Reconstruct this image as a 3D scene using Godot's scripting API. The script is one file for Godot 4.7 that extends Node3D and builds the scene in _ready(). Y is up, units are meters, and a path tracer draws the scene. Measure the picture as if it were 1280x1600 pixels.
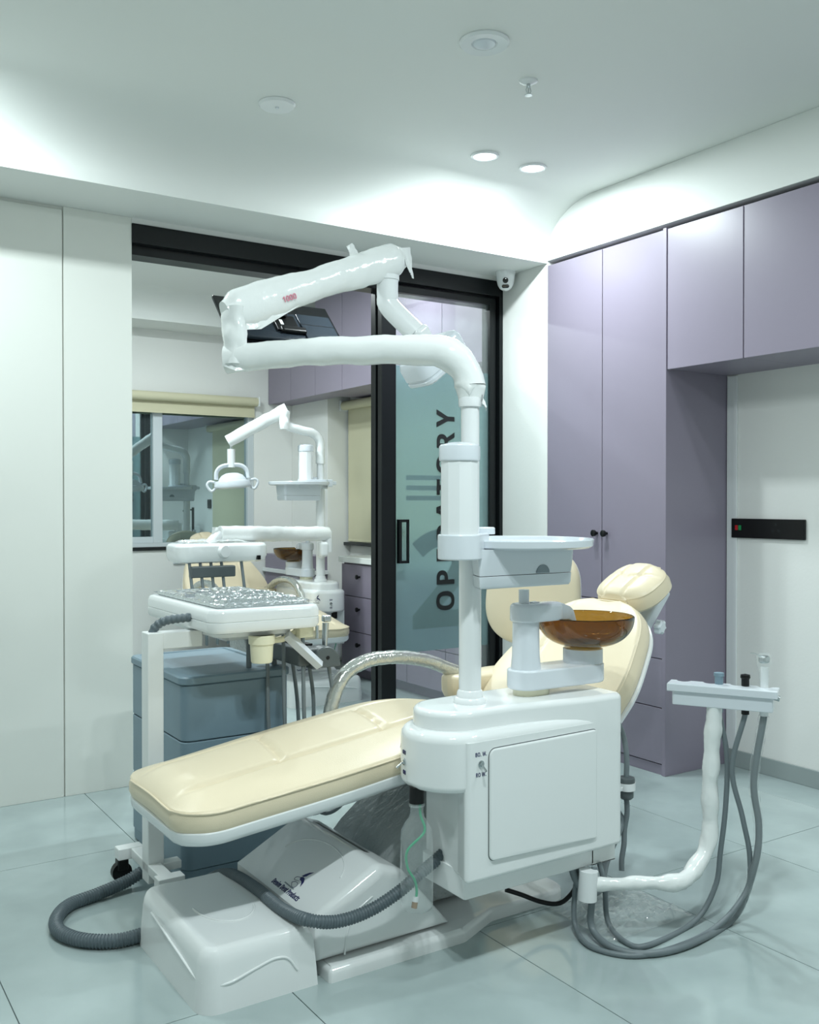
extends Node3D
# A dental operatory seen towards a sliding glass door and a second operatory behind it.
# World: x runs along the door wall towards the wardrobe wall, -z runs through the door, y is up, metres.

const FOCAL := 1507.0
const EYE := Vector3(0.0, 1.2, 0.0)
const DOOR_Z := -4.05
const WARD_X := 3.236
const WALL_X := 3.64
const SOFFIT := 2.4
const CEIL := 2.67

var cam_basis := Basis()
var M := {}
var used_names := {}
var dn := FastNoiseLite.new()

# ------------------------------------------------------------------ mesh builder
class MB:
	var P := PackedVector3Array()
	var N := PackedVector3Array()

	func corner(p: Vector3, n: Vector3) -> void:
		P.append(p)
		N.append(n)

	func tri_n(a: Vector3, b: Vector3, c: Vector3, na: Vector3, nb: Vector3, nc: Vector3) -> void:
		if (b - a).cross(c - a).dot(na + nb + nc) > 0.0:
			corner(a, na); corner(c, nc); corner(b, nb)
		else:
			corner(a, na); corner(b, nb); corner(c, nc)

	# indexed piece with crease-angle normals; closed pieces are turned outwards
	func piece(vs: PackedVector3Array, ts: PackedInt32Array, crease := 38.0, weld := false) -> void:
		if weld:
			var seen := {}
			var remap := PackedInt32Array()
			remap.resize(vs.size())
			for i in vs.size():
				var k := Vector3i((vs[i] * 20000.0).round())
				if not seen.has(k):
					seen[k] = i
				remap[i] = seen[k]
			for i in ts.size():
				ts[i] = remap[ts[i]]
		var nt := ts.size() / 3
		var fn := PackedVector3Array()
		var fu := PackedVector3Array()
		fn.resize(nt)
		fu.resize(nt)
		var start := PackedInt32Array()
		start.resize(vs.size() + 1)
		start.fill(0)
		var vol := 0.0
		var c0 := vs[0]
		for t in nt:
			var a := vs[ts[3 * t]]
			var b := vs[ts[3 * t + 1]]
			var c := vs[ts[3 * t + 2]]
			var cr := (b - a).cross(c - a)
			fn[t] = cr
			fu[t] = cr.normalized()
			vol += (a - c0).dot(cr)
			for k in 3:
				start[ts[3 * t + k] + 1] += 1
		for i in vs.size():
			start[i + 1] += start[i]
		var fill := start.duplicate()
		var inc := PackedInt32Array()
		inc.resize(nt * 3)
		for t in nt:
			for k in 3:
				var i := ts[3 * t + k]
				inc[fill[i]] = t
				fill[i] += 1
		var cosc := cos(deg_to_rad(crease))
		var s := 1.0 if vol >= 0.0 else -1.0
		for t in nt:
			if fn[t].length_squared() < 1e-20:
				continue
			var nn := [Vector3.ZERO, Vector3.ZERO, Vector3.ZERO]
			for k in 3:
				var i := ts[3 * t + k]
				var acc := Vector3.ZERO
				for q in range(start[i], start[i + 1]):
					if fu[inc[q]].dot(fu[t]) > cosc:
						acc += fn[inc[q]]
				nn[k] = acc.normalized() * s
			if s > 0.0:
				corner(vs[ts[3 * t]], nn[0]); corner(vs[ts[3 * t + 2]], nn[2]); corner(vs[ts[3 * t + 1]], nn[1])
			else:
				corner(vs[ts[3 * t]], nn[0]); corner(vs[ts[3 * t + 1]], nn[1]); corner(vs[ts[3 * t + 2]], nn[2])

	# box with rounded edges
	func box(c: Vector3, size: Vector3, r := 0.004, seg := 2, b := Basis()) -> MB:
		var h := size * 0.5
		r = minf(r, minf(h.x, minf(h.y, h.z)) * 0.98)
		var core := h - Vector3(r, r, r)
		for ax in 3:
			var u := (ax + 1) % 3
			var w := (ax + 2) % 3
			for sg in [-1.0, 1.0]:
				var us := _samples(h[u], r, seg)
				var ws := _samples(h[w], r, seg)
				var pts := []
				var nrm := []
				for i in us.size():
					for j in ws.size():
						var q := Vector3.ZERO
						q[ax] = sg * h[ax]
						q[u] = us[i]
						q[w] = ws[j]
						var p := q.clamp(-core, core)
						var n := (q - p).normalized() if (q - p).length() > 1e-9 else Vector3.ZERO
						if n == Vector3.ZERO:
							n[ax] = sg
						pts.append(c + b * (p + n * r))
						nrm.append(b * n)
				var m := ws.size()
				for i in us.size() - 1:
					for j in m - 1:
						var k := i * m + j
						tri_n(pts[k], pts[k + 1], pts[k + m], nrm[k], nrm[k + 1], nrm[k + m])
						tri_n(pts[k + 1], pts[k + m + 1], pts[k + m], nrm[k + 1], nrm[k + m + 1], nrm[k + m])
		return self

	func _samples(h: float, r: float, seg: int) -> Array:
		var out := []
		for i in seg + 1:
			out.append(-h + r * (1.0 - tan(PI / 4.0 * (1.0 - float(i) / seg))))
		var n := out.size()
		for i in n:
			out.append(-out[n - 1 - i])
		return out

	# polygon (x, z) swept along y through rings [inset, y]; caps at both ends
	func prism(poly: PackedVector2Array, rings: Array, xf := Transform3D(), crease := 38.0) -> MB:
		var n := poly.size()
		var vs := PackedVector3Array()
		for rg in rings:
			var q := MB.inset(poly, rg[0])
			var sh: Vector2 = rg[2] if rg.size() > 2 else Vector2.ZERO
			for i in n:
				vs.append(xf * Vector3(q[i].x + sh.x, rg[1], q[i].y + sh.y))
		var ts := PackedInt32Array()
		for k in rings.size() - 1:
			for i in n:
				var a := k * n + i
				var b := k * n + (i + 1) % n
				ts.append_array([a, b, b + n, a, b + n, a + n])
		for e in [0, rings.size() - 1]:
			var cap := Geometry2D.triangulate_polygon(MB.inset(poly, rings[e][0]))
			if cap.is_empty():
				cap = Geometry2D.triangulate_polygon(poly)
			var area := 0.0
			if cap.size():
				var q := MB.inset(poly, rings[e][0])
				area = (q[cap[1]] - q[cap[0]]).cross(q[cap[2]] - q[cap[0]])
			var pa := MB.signed_area(poly)
			var want := (area > 0.0) == (pa > 0.0)
			if e == 0:
				want = not want
			# side quads run along the polygon: keep the caps consistent with them
			for t in cap.size() / 3:
				var i0: int = cap[3 * t] + e * n
				var i1: int = cap[3 * t + 1] + e * n
				var i2: int = cap[3 * t + 2] + e * n
				if want:
					ts.append_array([i0, i1, i2])
				else:
					ts.append_array([i0, i2, i1])
		piece(vs, ts, crease)
		return self

	static func signed_area(p: PackedVector2Array) -> float:
		var a := 0.0
		for i in p.size():
			a += p[i].cross(p[(i + 1) % p.size()])
		return a * 0.5

	static func inset(p: PackedVector2Array, d: float) -> PackedVector2Array:
		if absf(d) < 1e-7:
			return p
		var s := 1.0 if signed_area(p) > 0.0 else -1.0
		var n := p.size()
		var out := PackedVector2Array()
		for i in n:
			var e0 := (p[i] - p[(i + n - 1) % n]).normalized()
			var e1 := (p[(i + 1) % n] - p[i]).normalized()
			var n0 := Vector2(-e0.y, e0.x) * s
			var n1 := Vector2(-e1.y, e1.x) * s
			var m := (n0 + n1)
			var l := m.length_squared()
			m = n0 if l < 1e-6 else m * (2.0 / l)
			if m.length() > 2.0:
				m = m.normalized() * 2.0
			out.append(p[i] + m * d)
		return out

	# profile of Vector2(radius, y) turned round y
	func lathe(prof: Array, sides := 28, xf := Transform3D(), crease := 38.0, closed := false) -> MB:
		var vs := PackedVector3Array()
		var ts := PackedInt32Array()
		var m := prof.size()
		for k in m:
			for i in sides:
				var a := TAU * i / sides
				vs.append(xf * Vector3(prof[k].x * cos(a), prof[k].y, prof[k].x * sin(a)))
		for k in (m if closed else m - 1):
			var k2 := (k + 1) % m
			for i in sides:
				var j := (i + 1) % sides
				ts.append_array([k * sides + i, k * sides + j, k2 * sides + j, k * sides + i, k2 * sides + j, k2 * sides + i])
		piece(vs, ts, crease, true)
		return self

	# tube through points; radius is a float or an array; wob = [noise, amplitude, frequency]
	func tube(pts: Array, radius, sides := 12, wob := [], flat := Vector2.ONE, crease := 60.0) -> MB:
		var n := pts.size()
		var vs := PackedVector3Array()
		var ts := PackedInt32Array()
		var t0: Vector3 = (pts[1] - pts[0]).normalized()
		var up := Vector3.UP if absf(t0.y) < 0.9 else Vector3.RIGHT
		var sd := t0.cross(up).normalized()
		for i in n:
			var a: Vector3 = pts[maxi(i - 1, 0)]
			var b: Vector3 = pts[mini(i + 1, n - 1)]
			var t := (b - a).normalized()
			sd = (sd - t * sd.dot(t)).normalized()
			var u := sd.cross(t)
			var r: float = radius[i] if radius is Array or radius is PackedFloat32Array else radius
			for j in sides:
				var an := TAU * j / sides
				var d := sd * cos(an) * flat.x + u * sin(an) * flat.y
				var rr := r
				if wob.size():
					var q: Vector3 = (pts[i] + d * r) * wob[2]
					rr += wob[1] * wob[0].get_noise_3d(q.x, q.y, q.z)
				vs.append(pts[i] + d * rr)
		for i in n - 1:
			for j in sides:
				var k := (j + 1) % sides
				ts.append_array([i * sides + j, i * sides + k, (i + 1) * sides + k, i * sides + j, (i + 1) * sides + k, (i + 1) * sides + j])
		var c := vs.size()
		vs.append(pts[0])
		vs.append(pts[n - 1])
		for j in sides:
			var k := (j + 1) % sides
			ts.append_array([c, k, j])
			ts.append_array([c + 1, (n - 1) * sides + j, (n - 1) * sides + k])
		piece(vs, ts, crease)
		return self

	# cushion: grid (u, v) -> plan point; hf(a, b, u, v) -> height of the top; side = list of [outwards, down]
	func pad(nu: int, nv: int, plan: Callable, hf: Callable, side: Array, xf := Transform3D()) -> MB:
		var vs := PackedVector3Array()
		var flat := PackedVector2Array()
		var hs := PackedFloat32Array()
		var ts := PackedInt32Array()
		for i in nu + 1:
			var u := -cos(PI * i / nu) * 0.5 + 0.5
			u = lerpf(u, float(i) / nu, 0.4)
			for j in nv + 1:
				var v := 2.0 * j / nv - 1.0
				var q: Vector2 = plan.call(u, v)
				var h: float = hf.call(q.x, q.y, u, v)
				flat.append(q)
				hs.append(h)
				vs.append(xf * Vector3(q.x, h, q.y))
		var w := nv + 1
		for i in nu:
			for j in nv:
				var k := i * w + j
				ts.append_array([k, k + 1, k + w + 1, k, k + w + 1, k + w])
		var loop := PackedInt32Array()
		for j in nv:
			loop.append(j)
		for i in nu:
			loop.append(i * w + nv)
		for j in nv:
			loop.append(nu * w + nv - j)
		for i in nu:
			loop.append((nu - i) * w)
		var n := loop.size()
		var lp := PackedVector2Array()
		for k in loop:
			lp.append(flat[k])
		var prev := loop
		for sidx in side.size():
			var off := MB.inset(lp, -side[sidx][0])
			var ring := PackedInt32Array()
			for i in n:
				ring.append(vs.size())
				vs.append(xf * Vector3(off[i].x, hs[loop[i]] - side[sidx][1], off[i].y))
			for i in n:
				var j := (i + 1) % n
				ts.append_array([prev[i], ring[i], ring[j], prev[i], ring[j], prev[j]])
			prev = ring
		# bottom: mirror of the grid, kept coarse
		var cstart := vs.size()
		var last: Array = side[side.size() - 1]
		var off2 := MB.inset(lp, -last[0])
		var cen := Vector2.ZERO
		for i in n:
			cen += off2[i] / n
		for i in n:
			pass
		var hmid := 0.0
		for i in n:
			hmid += (hs[loop[i]] - last[1]) / n
		# strips across the width keep a long, bent underside true
		for i in nu:
			var l0 := n - i
			var a := prev[(n - i) % n]
			var a2 := prev[(n - i - 1) % n]
			var b := prev[nv + i]
			var b2 := prev[nv + i + 1]
			ts.append_array([a, b2, b, a, a2, b2])
		for e in 2:
			var base := 0 if e == 0 else nv + nu
			for j in range(1, nv - 1):
				var p0 := prev[base % n]
				var p1 := prev[(base + j) % n]
				var p2 := prev[(base + j + 1) % n]
				ts.append_array([p0, p1, p2])
		piece(vs, ts, 42.0, true)
		return self

	func add_mesh(m: Mesh, xf: Transform3D) -> MB:
		for s in m.get_surface_count():
			var a := m.surface_get_arrays(s)
			var v: PackedVector3Array = a[Mesh.ARRAY_VERTEX]
			var nn: PackedVector3Array = a[Mesh.ARRAY_NORMAL]
			var ix: PackedInt32Array = a[Mesh.ARRAY_INDEX] if a[Mesh.ARRAY_INDEX] != null else PackedInt32Array(range(v.size()))
			var nb := xf.basis.orthonormalized()
			for t in ix.size() / 3:
				var i0 := ix[3 * t]
				var i1 := ix[3 * t + 1]
				var i2 := ix[3 * t + 2]
				tri_n(xf * v[i0], xf * v[i1], xf * v[i2], nb * nn[i0], nb * nn[i1], nb * nn[i2])
		return self


# ------------------------------------------------------------------ nodes
func numbered(called: String) -> String:
	if not used_names.has(called):
		used_names[called] = 0
		return called
	used_names[called] += 1
	return "%s_%03d" % [called, used_names[called]]

# a thing: Node3D at its base; `o` is that base in the coordinates its shapes are written in, `frame` turns those into the world
func thing(called: String, label: String, category: String, o := Vector3.ZERO, frame := Transform3D(), group := "") -> Node3D:
	var n := Node3D.new()
	n.name = numbered(called)
	add_child(n)
	n.transform = frame * Transform3D(Basis(), o)
	n.set_meta("label", label)
	n.set_meta("category", category)
	if group:
		n.set_meta("group", group)
	n.set_meta("base_at", o)
	return n

func part(called: String, mb: MB, m: Material, parent: Node3D) -> MeshInstance3D:
	var o := Vector3.ZERO
	if parent.has_meta("base_at"):
		o = parent.get_meta("base_at")
	var p := mb.P
	if o != Vector3.ZERO:
		for i in p.size():
			p[i] -= o
	var arr := []
	arr.resize(Mesh.ARRAY_MAX)
	arr[Mesh.ARRAY_VERTEX] = p
	arr[Mesh.ARRAY_NORMAL] = mb.N
	var am := ArrayMesh.new()
	am.add_surface_from_arrays(Mesh.PRIMITIVE_TRIANGLES, arr)
	am.surface_set_material(0, m)
	var mi := MeshInstance3D.new()
	mi.mesh = am
	mi.name = called
	mi.set_meta("base_at", o)
	parent.add_child(mi, true)
	return mi

# a piece of the setting, one mesh
func struct(called: String, mb: MB, m: Material, parent: Node3D = null) -> MeshInstance3D:
	if parent == null:
		var mi := part(numbered(called), mb, m, self)
		mi.set_meta("kind", "structure")
		return mi
	return part(called, mb, m, parent)

# a top-level thing that is one mesh
func single(called: String, mb: MB, m: Material, label: String, category: String, group := "") -> MeshInstance3D:
	var mi := part(numbered(called), mb, m, self)
	mi.set_meta("label", label)
	mi.set_meta("category", category)
	if group:
		mi.set_meta("group", group)
	return mi

func copy_of(root: Node3D, xf: Transform3D, label := "") -> Node3D:
	var c: Node3D = root.duplicate()
	c.name = numbered(String(root.name).trim_suffix("_001"))
	add_child(c)
	c.transform = xf
	if label:
		c.set_meta("label", label)
	return c

# ------------------------------------------------------------------ geometry helpers
func ray(px: float, py: float) -> Vector3:
	return cam_basis * Vector3((px - 640.0) / FOCAL, -(py - 800.0) / FOCAL, -1.0)

func on_y(px: float, py: float, y: float) -> Vector3:
	var d := ray(px, py)
	return EYE + d * ((y - EYE.y) / d.y)

func on_z(px: float, py: float, z: float) -> Vector3:
	var d := ray(px, py)
	return EYE + d * (z / d.z)

func on_x(px: float, py: float, x: float) -> Vector3:
	var d := ray(px, py)
	return EYE + d * (x / d.x)

func mb() -> MB:
	return MB.new()

func bx(lo: Vector3, hi: Vector3, r := 0.003, seg := 1) -> MB:
	return MB.new().box((lo + hi) * 0.5, (hi - lo).abs(), r, seg)

func round_poly(pts: Array, radii, seg := 5) -> PackedVector2Array:
	var out := PackedVector2Array()
	var n := pts.size()
	for i in n:
		var p: Vector2 = pts[i]
		var a: Vector2 = pts[(i + n - 1) % n] - p
		var b: Vector2 = pts[(i + 1) % n] - p
		var r: float = radii[i] if radii is Array else radii
		if r <= 0.0:
			out.append(p)
			continue
		var half := acos(clampf(a.normalized().dot(b.normalized()), -1, 1)) / 2.0
		var t := minf(r / tan(half), minf(a.length(), b.length()) * 0.49)
		var rr := t * tan(half)
		var c := p + (a.normalized() + b.normalized()).normalized() * (rr / sin(half))
		var p0 := p + a.normalized() * t
		var p1 := p + b.normalized() * t
		var a0 := (p0 - c).angle()
		var da := wrapf((p1 - c).angle() - a0, -PI, PI)
		for k in seg + 1:
			out.append(c + Vector2.from_angle(a0 + da * k / seg) * rr)
	return out

func rect(x0: float, x1: float, z0: float, z1: float, r := 0.02, seg := 5) -> PackedVector2Array:
	return round_poly([Vector2(x0, z0), Vector2(x1, z0), Vector2(x1, z1), Vector2(x0, z1)], r, seg)

func stadium(a: Vector2, b: Vector2, r: float, r2 := -1.0, seg := 12) -> PackedVector2Array:
	if r2 < 0.0:
		r2 = r
	var out := PackedVector2Array()
	var ang := (b - a).angle()
	for k in seg + 1:
		out.append(b + Vector2.from_angle(ang - PI / 2 + PI * k / seg) * r2)
	for k in seg + 1:
		out.append(a + Vector2.from_angle(ang + PI / 2 + PI * k / seg) * r)
	return out

# rings for a slab from y0 to y1 with rounded rims
func slab(y0: float, y1: float, r0: float, r1: float, seg := 3, base := 0.0) -> Array:
	var out := []
	if r0 > 0.0:
		for k in seg + 1:
			var a := PI / 2 * k / seg
			out.append([base + r0 * (1.0 - sin(a)), y0 + r0 * (1.0 - cos(a))])
	else:
		out.append([base, y0])
	if r1 > 0.0:
		for k in seg + 1:
			var a := PI / 2 * k / seg
			out.append([base + r1 * (1.0 - cos(a)), y1 - r1 * (1.0 - sin(a))])
	else:
		out.append([base, y1])
	return out

func smooth(pts: Array, step := 0.02) -> Array:
	var cv := []
	var n := pts.size()
	for i in n - 1:
		var p0: Vector3 = pts[maxi(i - 1, 0)]
		var p1: Vector3 = pts[i]
		var p2: Vector3 = pts[i + 1]
		var p3: Vector3 = pts[mini(i + 2, n - 1)]
		if i == 0:
			p0 = p1 * 2.0 - p2
		if i == n - 2:
			p3 = p2 * 2.0 - p1
		var m := maxi(2, int(ceil(p1.distance_to(p2) / step)))
		for k in m:
			cv.append(p1.cubic_interpolate(p2, p0, p3, float(k) / m))
	cv.append(pts[n - 1])
	return cv

# equal steps along a line
func resample(pts: Array, step: float) -> Array:
	var out := [pts[0]]
	var left := step
	for i in pts.size() - 1:
		var a: Vector3 = pts[i]
		var b: Vector3 = pts[i + 1]
		var l := a.distance_to(b)
		var at := left
		while at <= l:
			out.append(a.lerp(b, at / l))
			at += step
		left = at - l
	return out

func corrugated(pts: Array, r: float, pitch := 0.0085, sides := 14) -> MB:
	var q := resample(smooth(pts, 0.01), pitch / 4.0)
	var rr := []
	for i in q.size():
		rr.append(r * [0.86, 1.0, 1.0, 0.86][i % 4])
	return mb().tube(q, rr, sides, [], Vector2.ONE, 30.0)

func lying(c: Vector3, dir: Vector3) -> Transform3D:
	# local y along dir
	var y := dir.normalized()
	var x := y.cross(Vector3.UP if absf(y.y) < 0.9 else Vector3.RIGHT).normalized()
	return Transform3D(Basis(x, y, x.cross(y)), c)

func text_mesh(s: String, height: float, depth := 0.001, font := "Droid Sans", bold := true, condensed := 100) -> TextMesh:
	var t := TextMesh.new()
	var f := SystemFont.new()
	f.font_names = PackedStringArray([font])
	f.font_weight = 700 if bold else 400
	f.font_stretch = condensed
	t.font = f
	t.text = s
	t.font_size = 64
	t.pixel_size = height / 46.0
	t.depth = depth
	return t

# ------------------------------------------------------------------ materials
func srgb(r: float, g: float, b: float) -> Color:
	return Color(r / 255.0, g / 255.0, b / 255.0)

func mat(called: String, c: Color, rough := 0.5, metal := 0.0, spec := 0.5) -> StandardMaterial3D:
	var m := StandardMaterial3D.new()
	m.resource_name = called
	m.albedo_color = c
	m.roughness = rough
	m.metallic = metal
	m.metallic_specular = spec
	M[called] = m
	return m

func bump(m: StandardMaterial3D, freq: float, amount_cm: float, scale := 1.0, seed_ := 1, kind := FastNoiseLite.TYPE_SIMPLEX_SMOOTH) -> void:
	var n := FastNoiseLite.new()
	n.noise_type = kind
	n.frequency = freq
	n.seed = seed_
	n.fractal_octaves = 3
	var t := NoiseTexture2D.new()
	t.width = 512
	t.height = 512
	t.seamless = true
	t.noise = n
	m.heightmap_enabled = true
	m.heightmap_texture = t
	m.heightmap_scale = amount_cm
	m.uv1_triplanar = true
	m.uv1_world_triplanar = true
	m.uv1_scale = Vector3.ONE * scale

func glass(called: String, c: Color, alpha: float, rough := 0.0) -> StandardMaterial3D:
	var m := mat(called, Color(c.r, c.g, c.b, alpha), rough)
	m.transparency = BaseMaterial3D.TRANSPARENCY_ALPHA
	return m

func solid_glass(called: String, c: Color, rough := 0.0, alpha := 0.0) -> StandardMaterial3D:
	var m := mat(called, Color(c.r, c.g, c.b, alpha), rough)
	m.refraction_enabled = true
	m.refraction_scale = 0.05
	return m

func make_materials() -> void:
	mat("wall_paint", srgb(230, 231, 228), 0.55)
	bump(M.wall_paint, 0.05, 0.02, 2.0, 5)
	mat("ceiling_paint", srgb(226, 229, 226), 0.6)
	mat("panel_paint", srgb(228, 230, 224), 0.42)
	mat("purple", srgb(139, 131, 147), 0.34)
	mat("purple_side", srgb(139, 131, 147), 0.4)
	mat("black_metal", srgb(13, 17, 19), 0.3, 0.0, 0.4)
	mat("black_plastic", srgb(13, 14, 15), 0.35, 0.0, 0.4)
	mat("black_gloss", srgb(10, 12, 14), 0.04, 0.0, 0.6)
	mat("tv_back", srgb(40, 48, 56), 0.22)
	mat("white_gloss", srgb(232, 235, 235), 0.08)
	mat("white_plastic", srgb(231, 234, 235), 0.2)
	mat("cool_plastic", srgb(216, 222, 228), 0.16)
	mat("white_metal", srgb(230, 233, 232), 0.3)
	mat("white_film", srgb(234, 237, 236), 0.14)
	bump(M.white_film, 0.02, 0.06, 3.0, 9)
	mat("leather", srgb(226, 212, 184), 0.34)
	bump(M.leather, 0.12, 0.035, 6.0, 3, FastNoiseLite.TYPE_CELLULAR)
	mat("chrome", srgb(205, 210, 212), 0.12, 1.0)
	mat("steel", srgb(190, 196, 198), 0.22, 1.0)
	mat("wrinkled_foil", srgb(214, 220, 222), 0.18, 0.9)
	bump(M.wrinkled_foil, 0.02, 0.25, 5.0, 12)
	mat("hose_grey", srgb(112, 122, 126), 0.45)
	mat("ribbed_grey", srgb(92, 104, 110), 0.42)
	mat("dark_grey", srgb(84, 92, 94), 0.4)
	mat("cabinet_blue", srgb(118, 141, 154), 0.42)
	mat("cream", srgb(232, 228, 200), 0.35)
	mat("navy_print", srgb(26, 30, 88), 0.5)
	mat("grey_print", srgb(128, 140, 146), 0.5)
	mat("red_print", srgb(206, 130, 148), 0.4)
	mat("black_print", srgb(12, 16, 18), 0.5)
	mat("green_tube", srgb(52, 168, 124), 0.3)
	mat("brown_stone", srgb(150, 118, 84), 0.7)
	mat("red_light", srgb(190, 30, 40), 0.3)
	mat("green_light", srgb(20, 140, 80), 0.3)
	mat("blind_fabric", srgb(204, 200, 172), 0.8)
	mat("window_frame", srgb(200, 208, 212), 0.35)
	mat("dark_stone", srgb(30, 34, 36), 0.25)
	mat("worktop", srgb(226, 230, 228), 0.2)
	mat("porcelain", srgb(236, 240, 240), 0.1)
	mat("skirting", srgb(150, 160, 160), 0.3)
	mat("sticker_red", srgb(200, 60, 60), 0.5)
	mat("sticker_green", srgb(90, 160, 70), 0.5)
	mat("sticker_yellow", srgb(220, 200, 90), 0.5)
	var tile := mat("tile", srgb(214, 221, 219), 0.1)
	var n := FastNoiseLite.new()
	n.frequency = 0.006
	n.fractal_octaves = 5
	n.seed = 21
	var t := NoiseTexture2D.new()
	t.width = 512
	t.height = 512
	t.seamless = true
	t.noise = n
	var g := Gradient.new()
	g.set_color(0, Color(0.86, 0.875, 0.87))
	g.set_color(1, Color(0.97, 0.975, 0.97))
	t.color_ramp = g
	tile.albedo_texture = t
	tile.albedo_color = srgb(182, 195, 196)
	tile.uv1_triplanar = true
	tile.uv1_world_triplanar = true
	tile.uv1_scale = Vector3.ONE * 0.7
	mat("grout", srgb(140, 150, 150), 0.6)
	glass("clear_glass", srgb(225, 240, 240), 0.06)
	solid_glass("frosted_glass", srgb(164, 196, 198), 0.27, 0.28)
	mat("night_glass", srgb(168, 186, 190), 0.02, 0.92)
	solid_glass("amber_glass", srgb(154, 118, 50), 0.0, 0.0)
	glass("bottle_plastic", srgb(230, 240, 240), 0.12, 0.01)
	glass("wrap_film", srgb(235, 240, 240), 0.05, 0.03)
	mat("film_over_tube", srgb(200, 203, 198), 0.14, 0.7)
	bump(M.film_over_tube, 0.03, 0.12, 6.0, 17)
	mat("grey_film", srgb(170, 176, 176), 0.1)
	bump(M.grey_film, 0.02, 0.5, 3.0, 18)
	mat("lamp_lens", srgb(200, 214, 220), 0.05, 0.3)
	var lit := mat("lamp_glow", srgb(255, 255, 255), 0.5)
	lit.emission_enabled = true
	lit.emission = srgb(240, 255, 255)
	lit.emission_energy_multiplier = 6.0

# ------------------------------------------------------------------ scene
func _ready() -> void:
	# camera: about 31 mm equivalent, level within half a degree, 1.2 m above the floor
	cam_basis = Basis(Vector3.UP, deg_to_rad(-33.14)) * Basis(Vector3.RIGHT, -atan(15.0 / FOCAL))
	var cam := Camera3D.new()
	cam.name = "camera"
	cam.transform = Transform3D(cam_basis, EYE)
	cam.fov = rad_to_deg(2.0 * atan(800.0 / FOCAL))
	cam.near = 0.05
	cam.far = 60.0
	cam.current = true
	add_child(cam)
	var env := Environment.new()
	env.background_mode = Environment.BG_COLOR
	env.background_color = Color(0.004, 0.006, 0.008)
	env.tonemap_mode = Environment.TONE_MAPPER_LINEAR
	env.tonemap_exposure = 0.61
	env.sdfgi_enabled = true
	env.ssao_enabled = true
	env.ssil_enabled = true
	var we := WorldEnvironment.new()
	we.name = "environment"
	we.environment = env
	add_child(we)

	dn.frequency = 1.0
	dn.seed = 4
	make_materials()
	build_lights()
	build_room()
	build_second_room_shell()
	build_sliding_door()
	build_wardrobe()
	build_second_room_furniture()

	var near := Transform3D(Basis(), Vector3(1.5, 0, -2.4))
	var far := Transform3D(Basis(Vector3.UP, PI / 2), Vector3(2.70, 0, -5.74))
	var chair := build_chair(near)
	var second := copy_of(chair, far * Transform3D(Basis(), chair.get_meta("base_at")), "cream dental chair with its back upright seen through the open door")
	armrest(second, 0.2)
	build_unit(near, 1.095, 0.0, "white dental unit cabinet with round tray on its post beside cream chair", true)
	build_unit(far, 1.33, 0.0, "white dental unit cabinet in the far operatory beyond the glass door", false)
	build_light_near()
	build_light_far(far)
	build_cart()
	build_drawers()
	build_stool()
	build_assistant_holder()
	build_hoses()
	build_far_delivery()
	build_ceiling_things()

# ------------------------------------------------------------------ lights
const WARM := 1.0
func downlight(x: float, z: float, energy: float, label: String, group: String) -> void:
	var t := thing("downlight", label, "downlight", Vector3(x, CEIL, z), Transform3D(), group)
	var xf := Transform3D(Basis(), Vector3(x, CEIL, z))
	part("trim_ring", mb().lathe([Vector2(0.048, 0.002), Vector2(0.048, -0.006), Vector2(0.052, -0.009), Vector2(0.06, -0.006), Vector2(0.062, 0.002)], 32, xf, 38.0, true), M.white_plastic, t)
	part("lamp_lens", mb().lathe([Vector2(0.0, 0.0), Vector2(0.049, 0.0), Vector2(0.047, -0.004), Vector2(0.0, -0.004)], 32, xf), M.lamp_glow, t)
	var l := AreaLight3D.new()
	l.name = "lamp"
	l.light_color = Color(0.945, 0.995, 1.0)
	l.light_energy = energy
	l.area_size = Vector2(0.085, 0.085)
	l.area_range = 9.0
	l.area_attenuation = 2.0
	l.shadow_enabled = true
	l.position = Vector3(0, -0.011, 0)
	l.rotation.x = -PI / 2
	t.add_child(l)

func build_lights() -> void:
	downlight(2.51, -3.26, 2.6, "lit round ceiling downlight of the pair, farther from the wardrobe", "pair of downlights by the wardrobe")
	downlight(2.775, -3.26, 2.6, "lit round ceiling downlight of the pair, closer to the wardrobe", "pair of downlights by the wardrobe")
	for x in [0.24, 0.5]:
		downlight(x, -3.26, 1.7, "lit round ceiling downlight in the row along the beam, away from the wardrobe", "downlights away from the wardrobe")
	for x in [0.75, 1.01]:
		downlight(x, -0.9, 3.2, "lit round ceiling downlight over the open floor before the chairs", "downlights over the open floor")
	for x in [2.51, 2.775]:
		downlight(x, -1.0, 1.6, "lit round ceiling downlight over the wall cupboards", "downlights by the wall cupboards")
	for x in [1.86, 2.12]:
		downlight(x, -5.5, 2.7, "lit round ceiling downlight in the far operatory", "downlights of the far operatory")
	for x in [0.9, 2.85]:
		downlight(x, -4.75, 2.2, "lit round ceiling downlight in the far operatory", "downlights of the far operatory")

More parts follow.
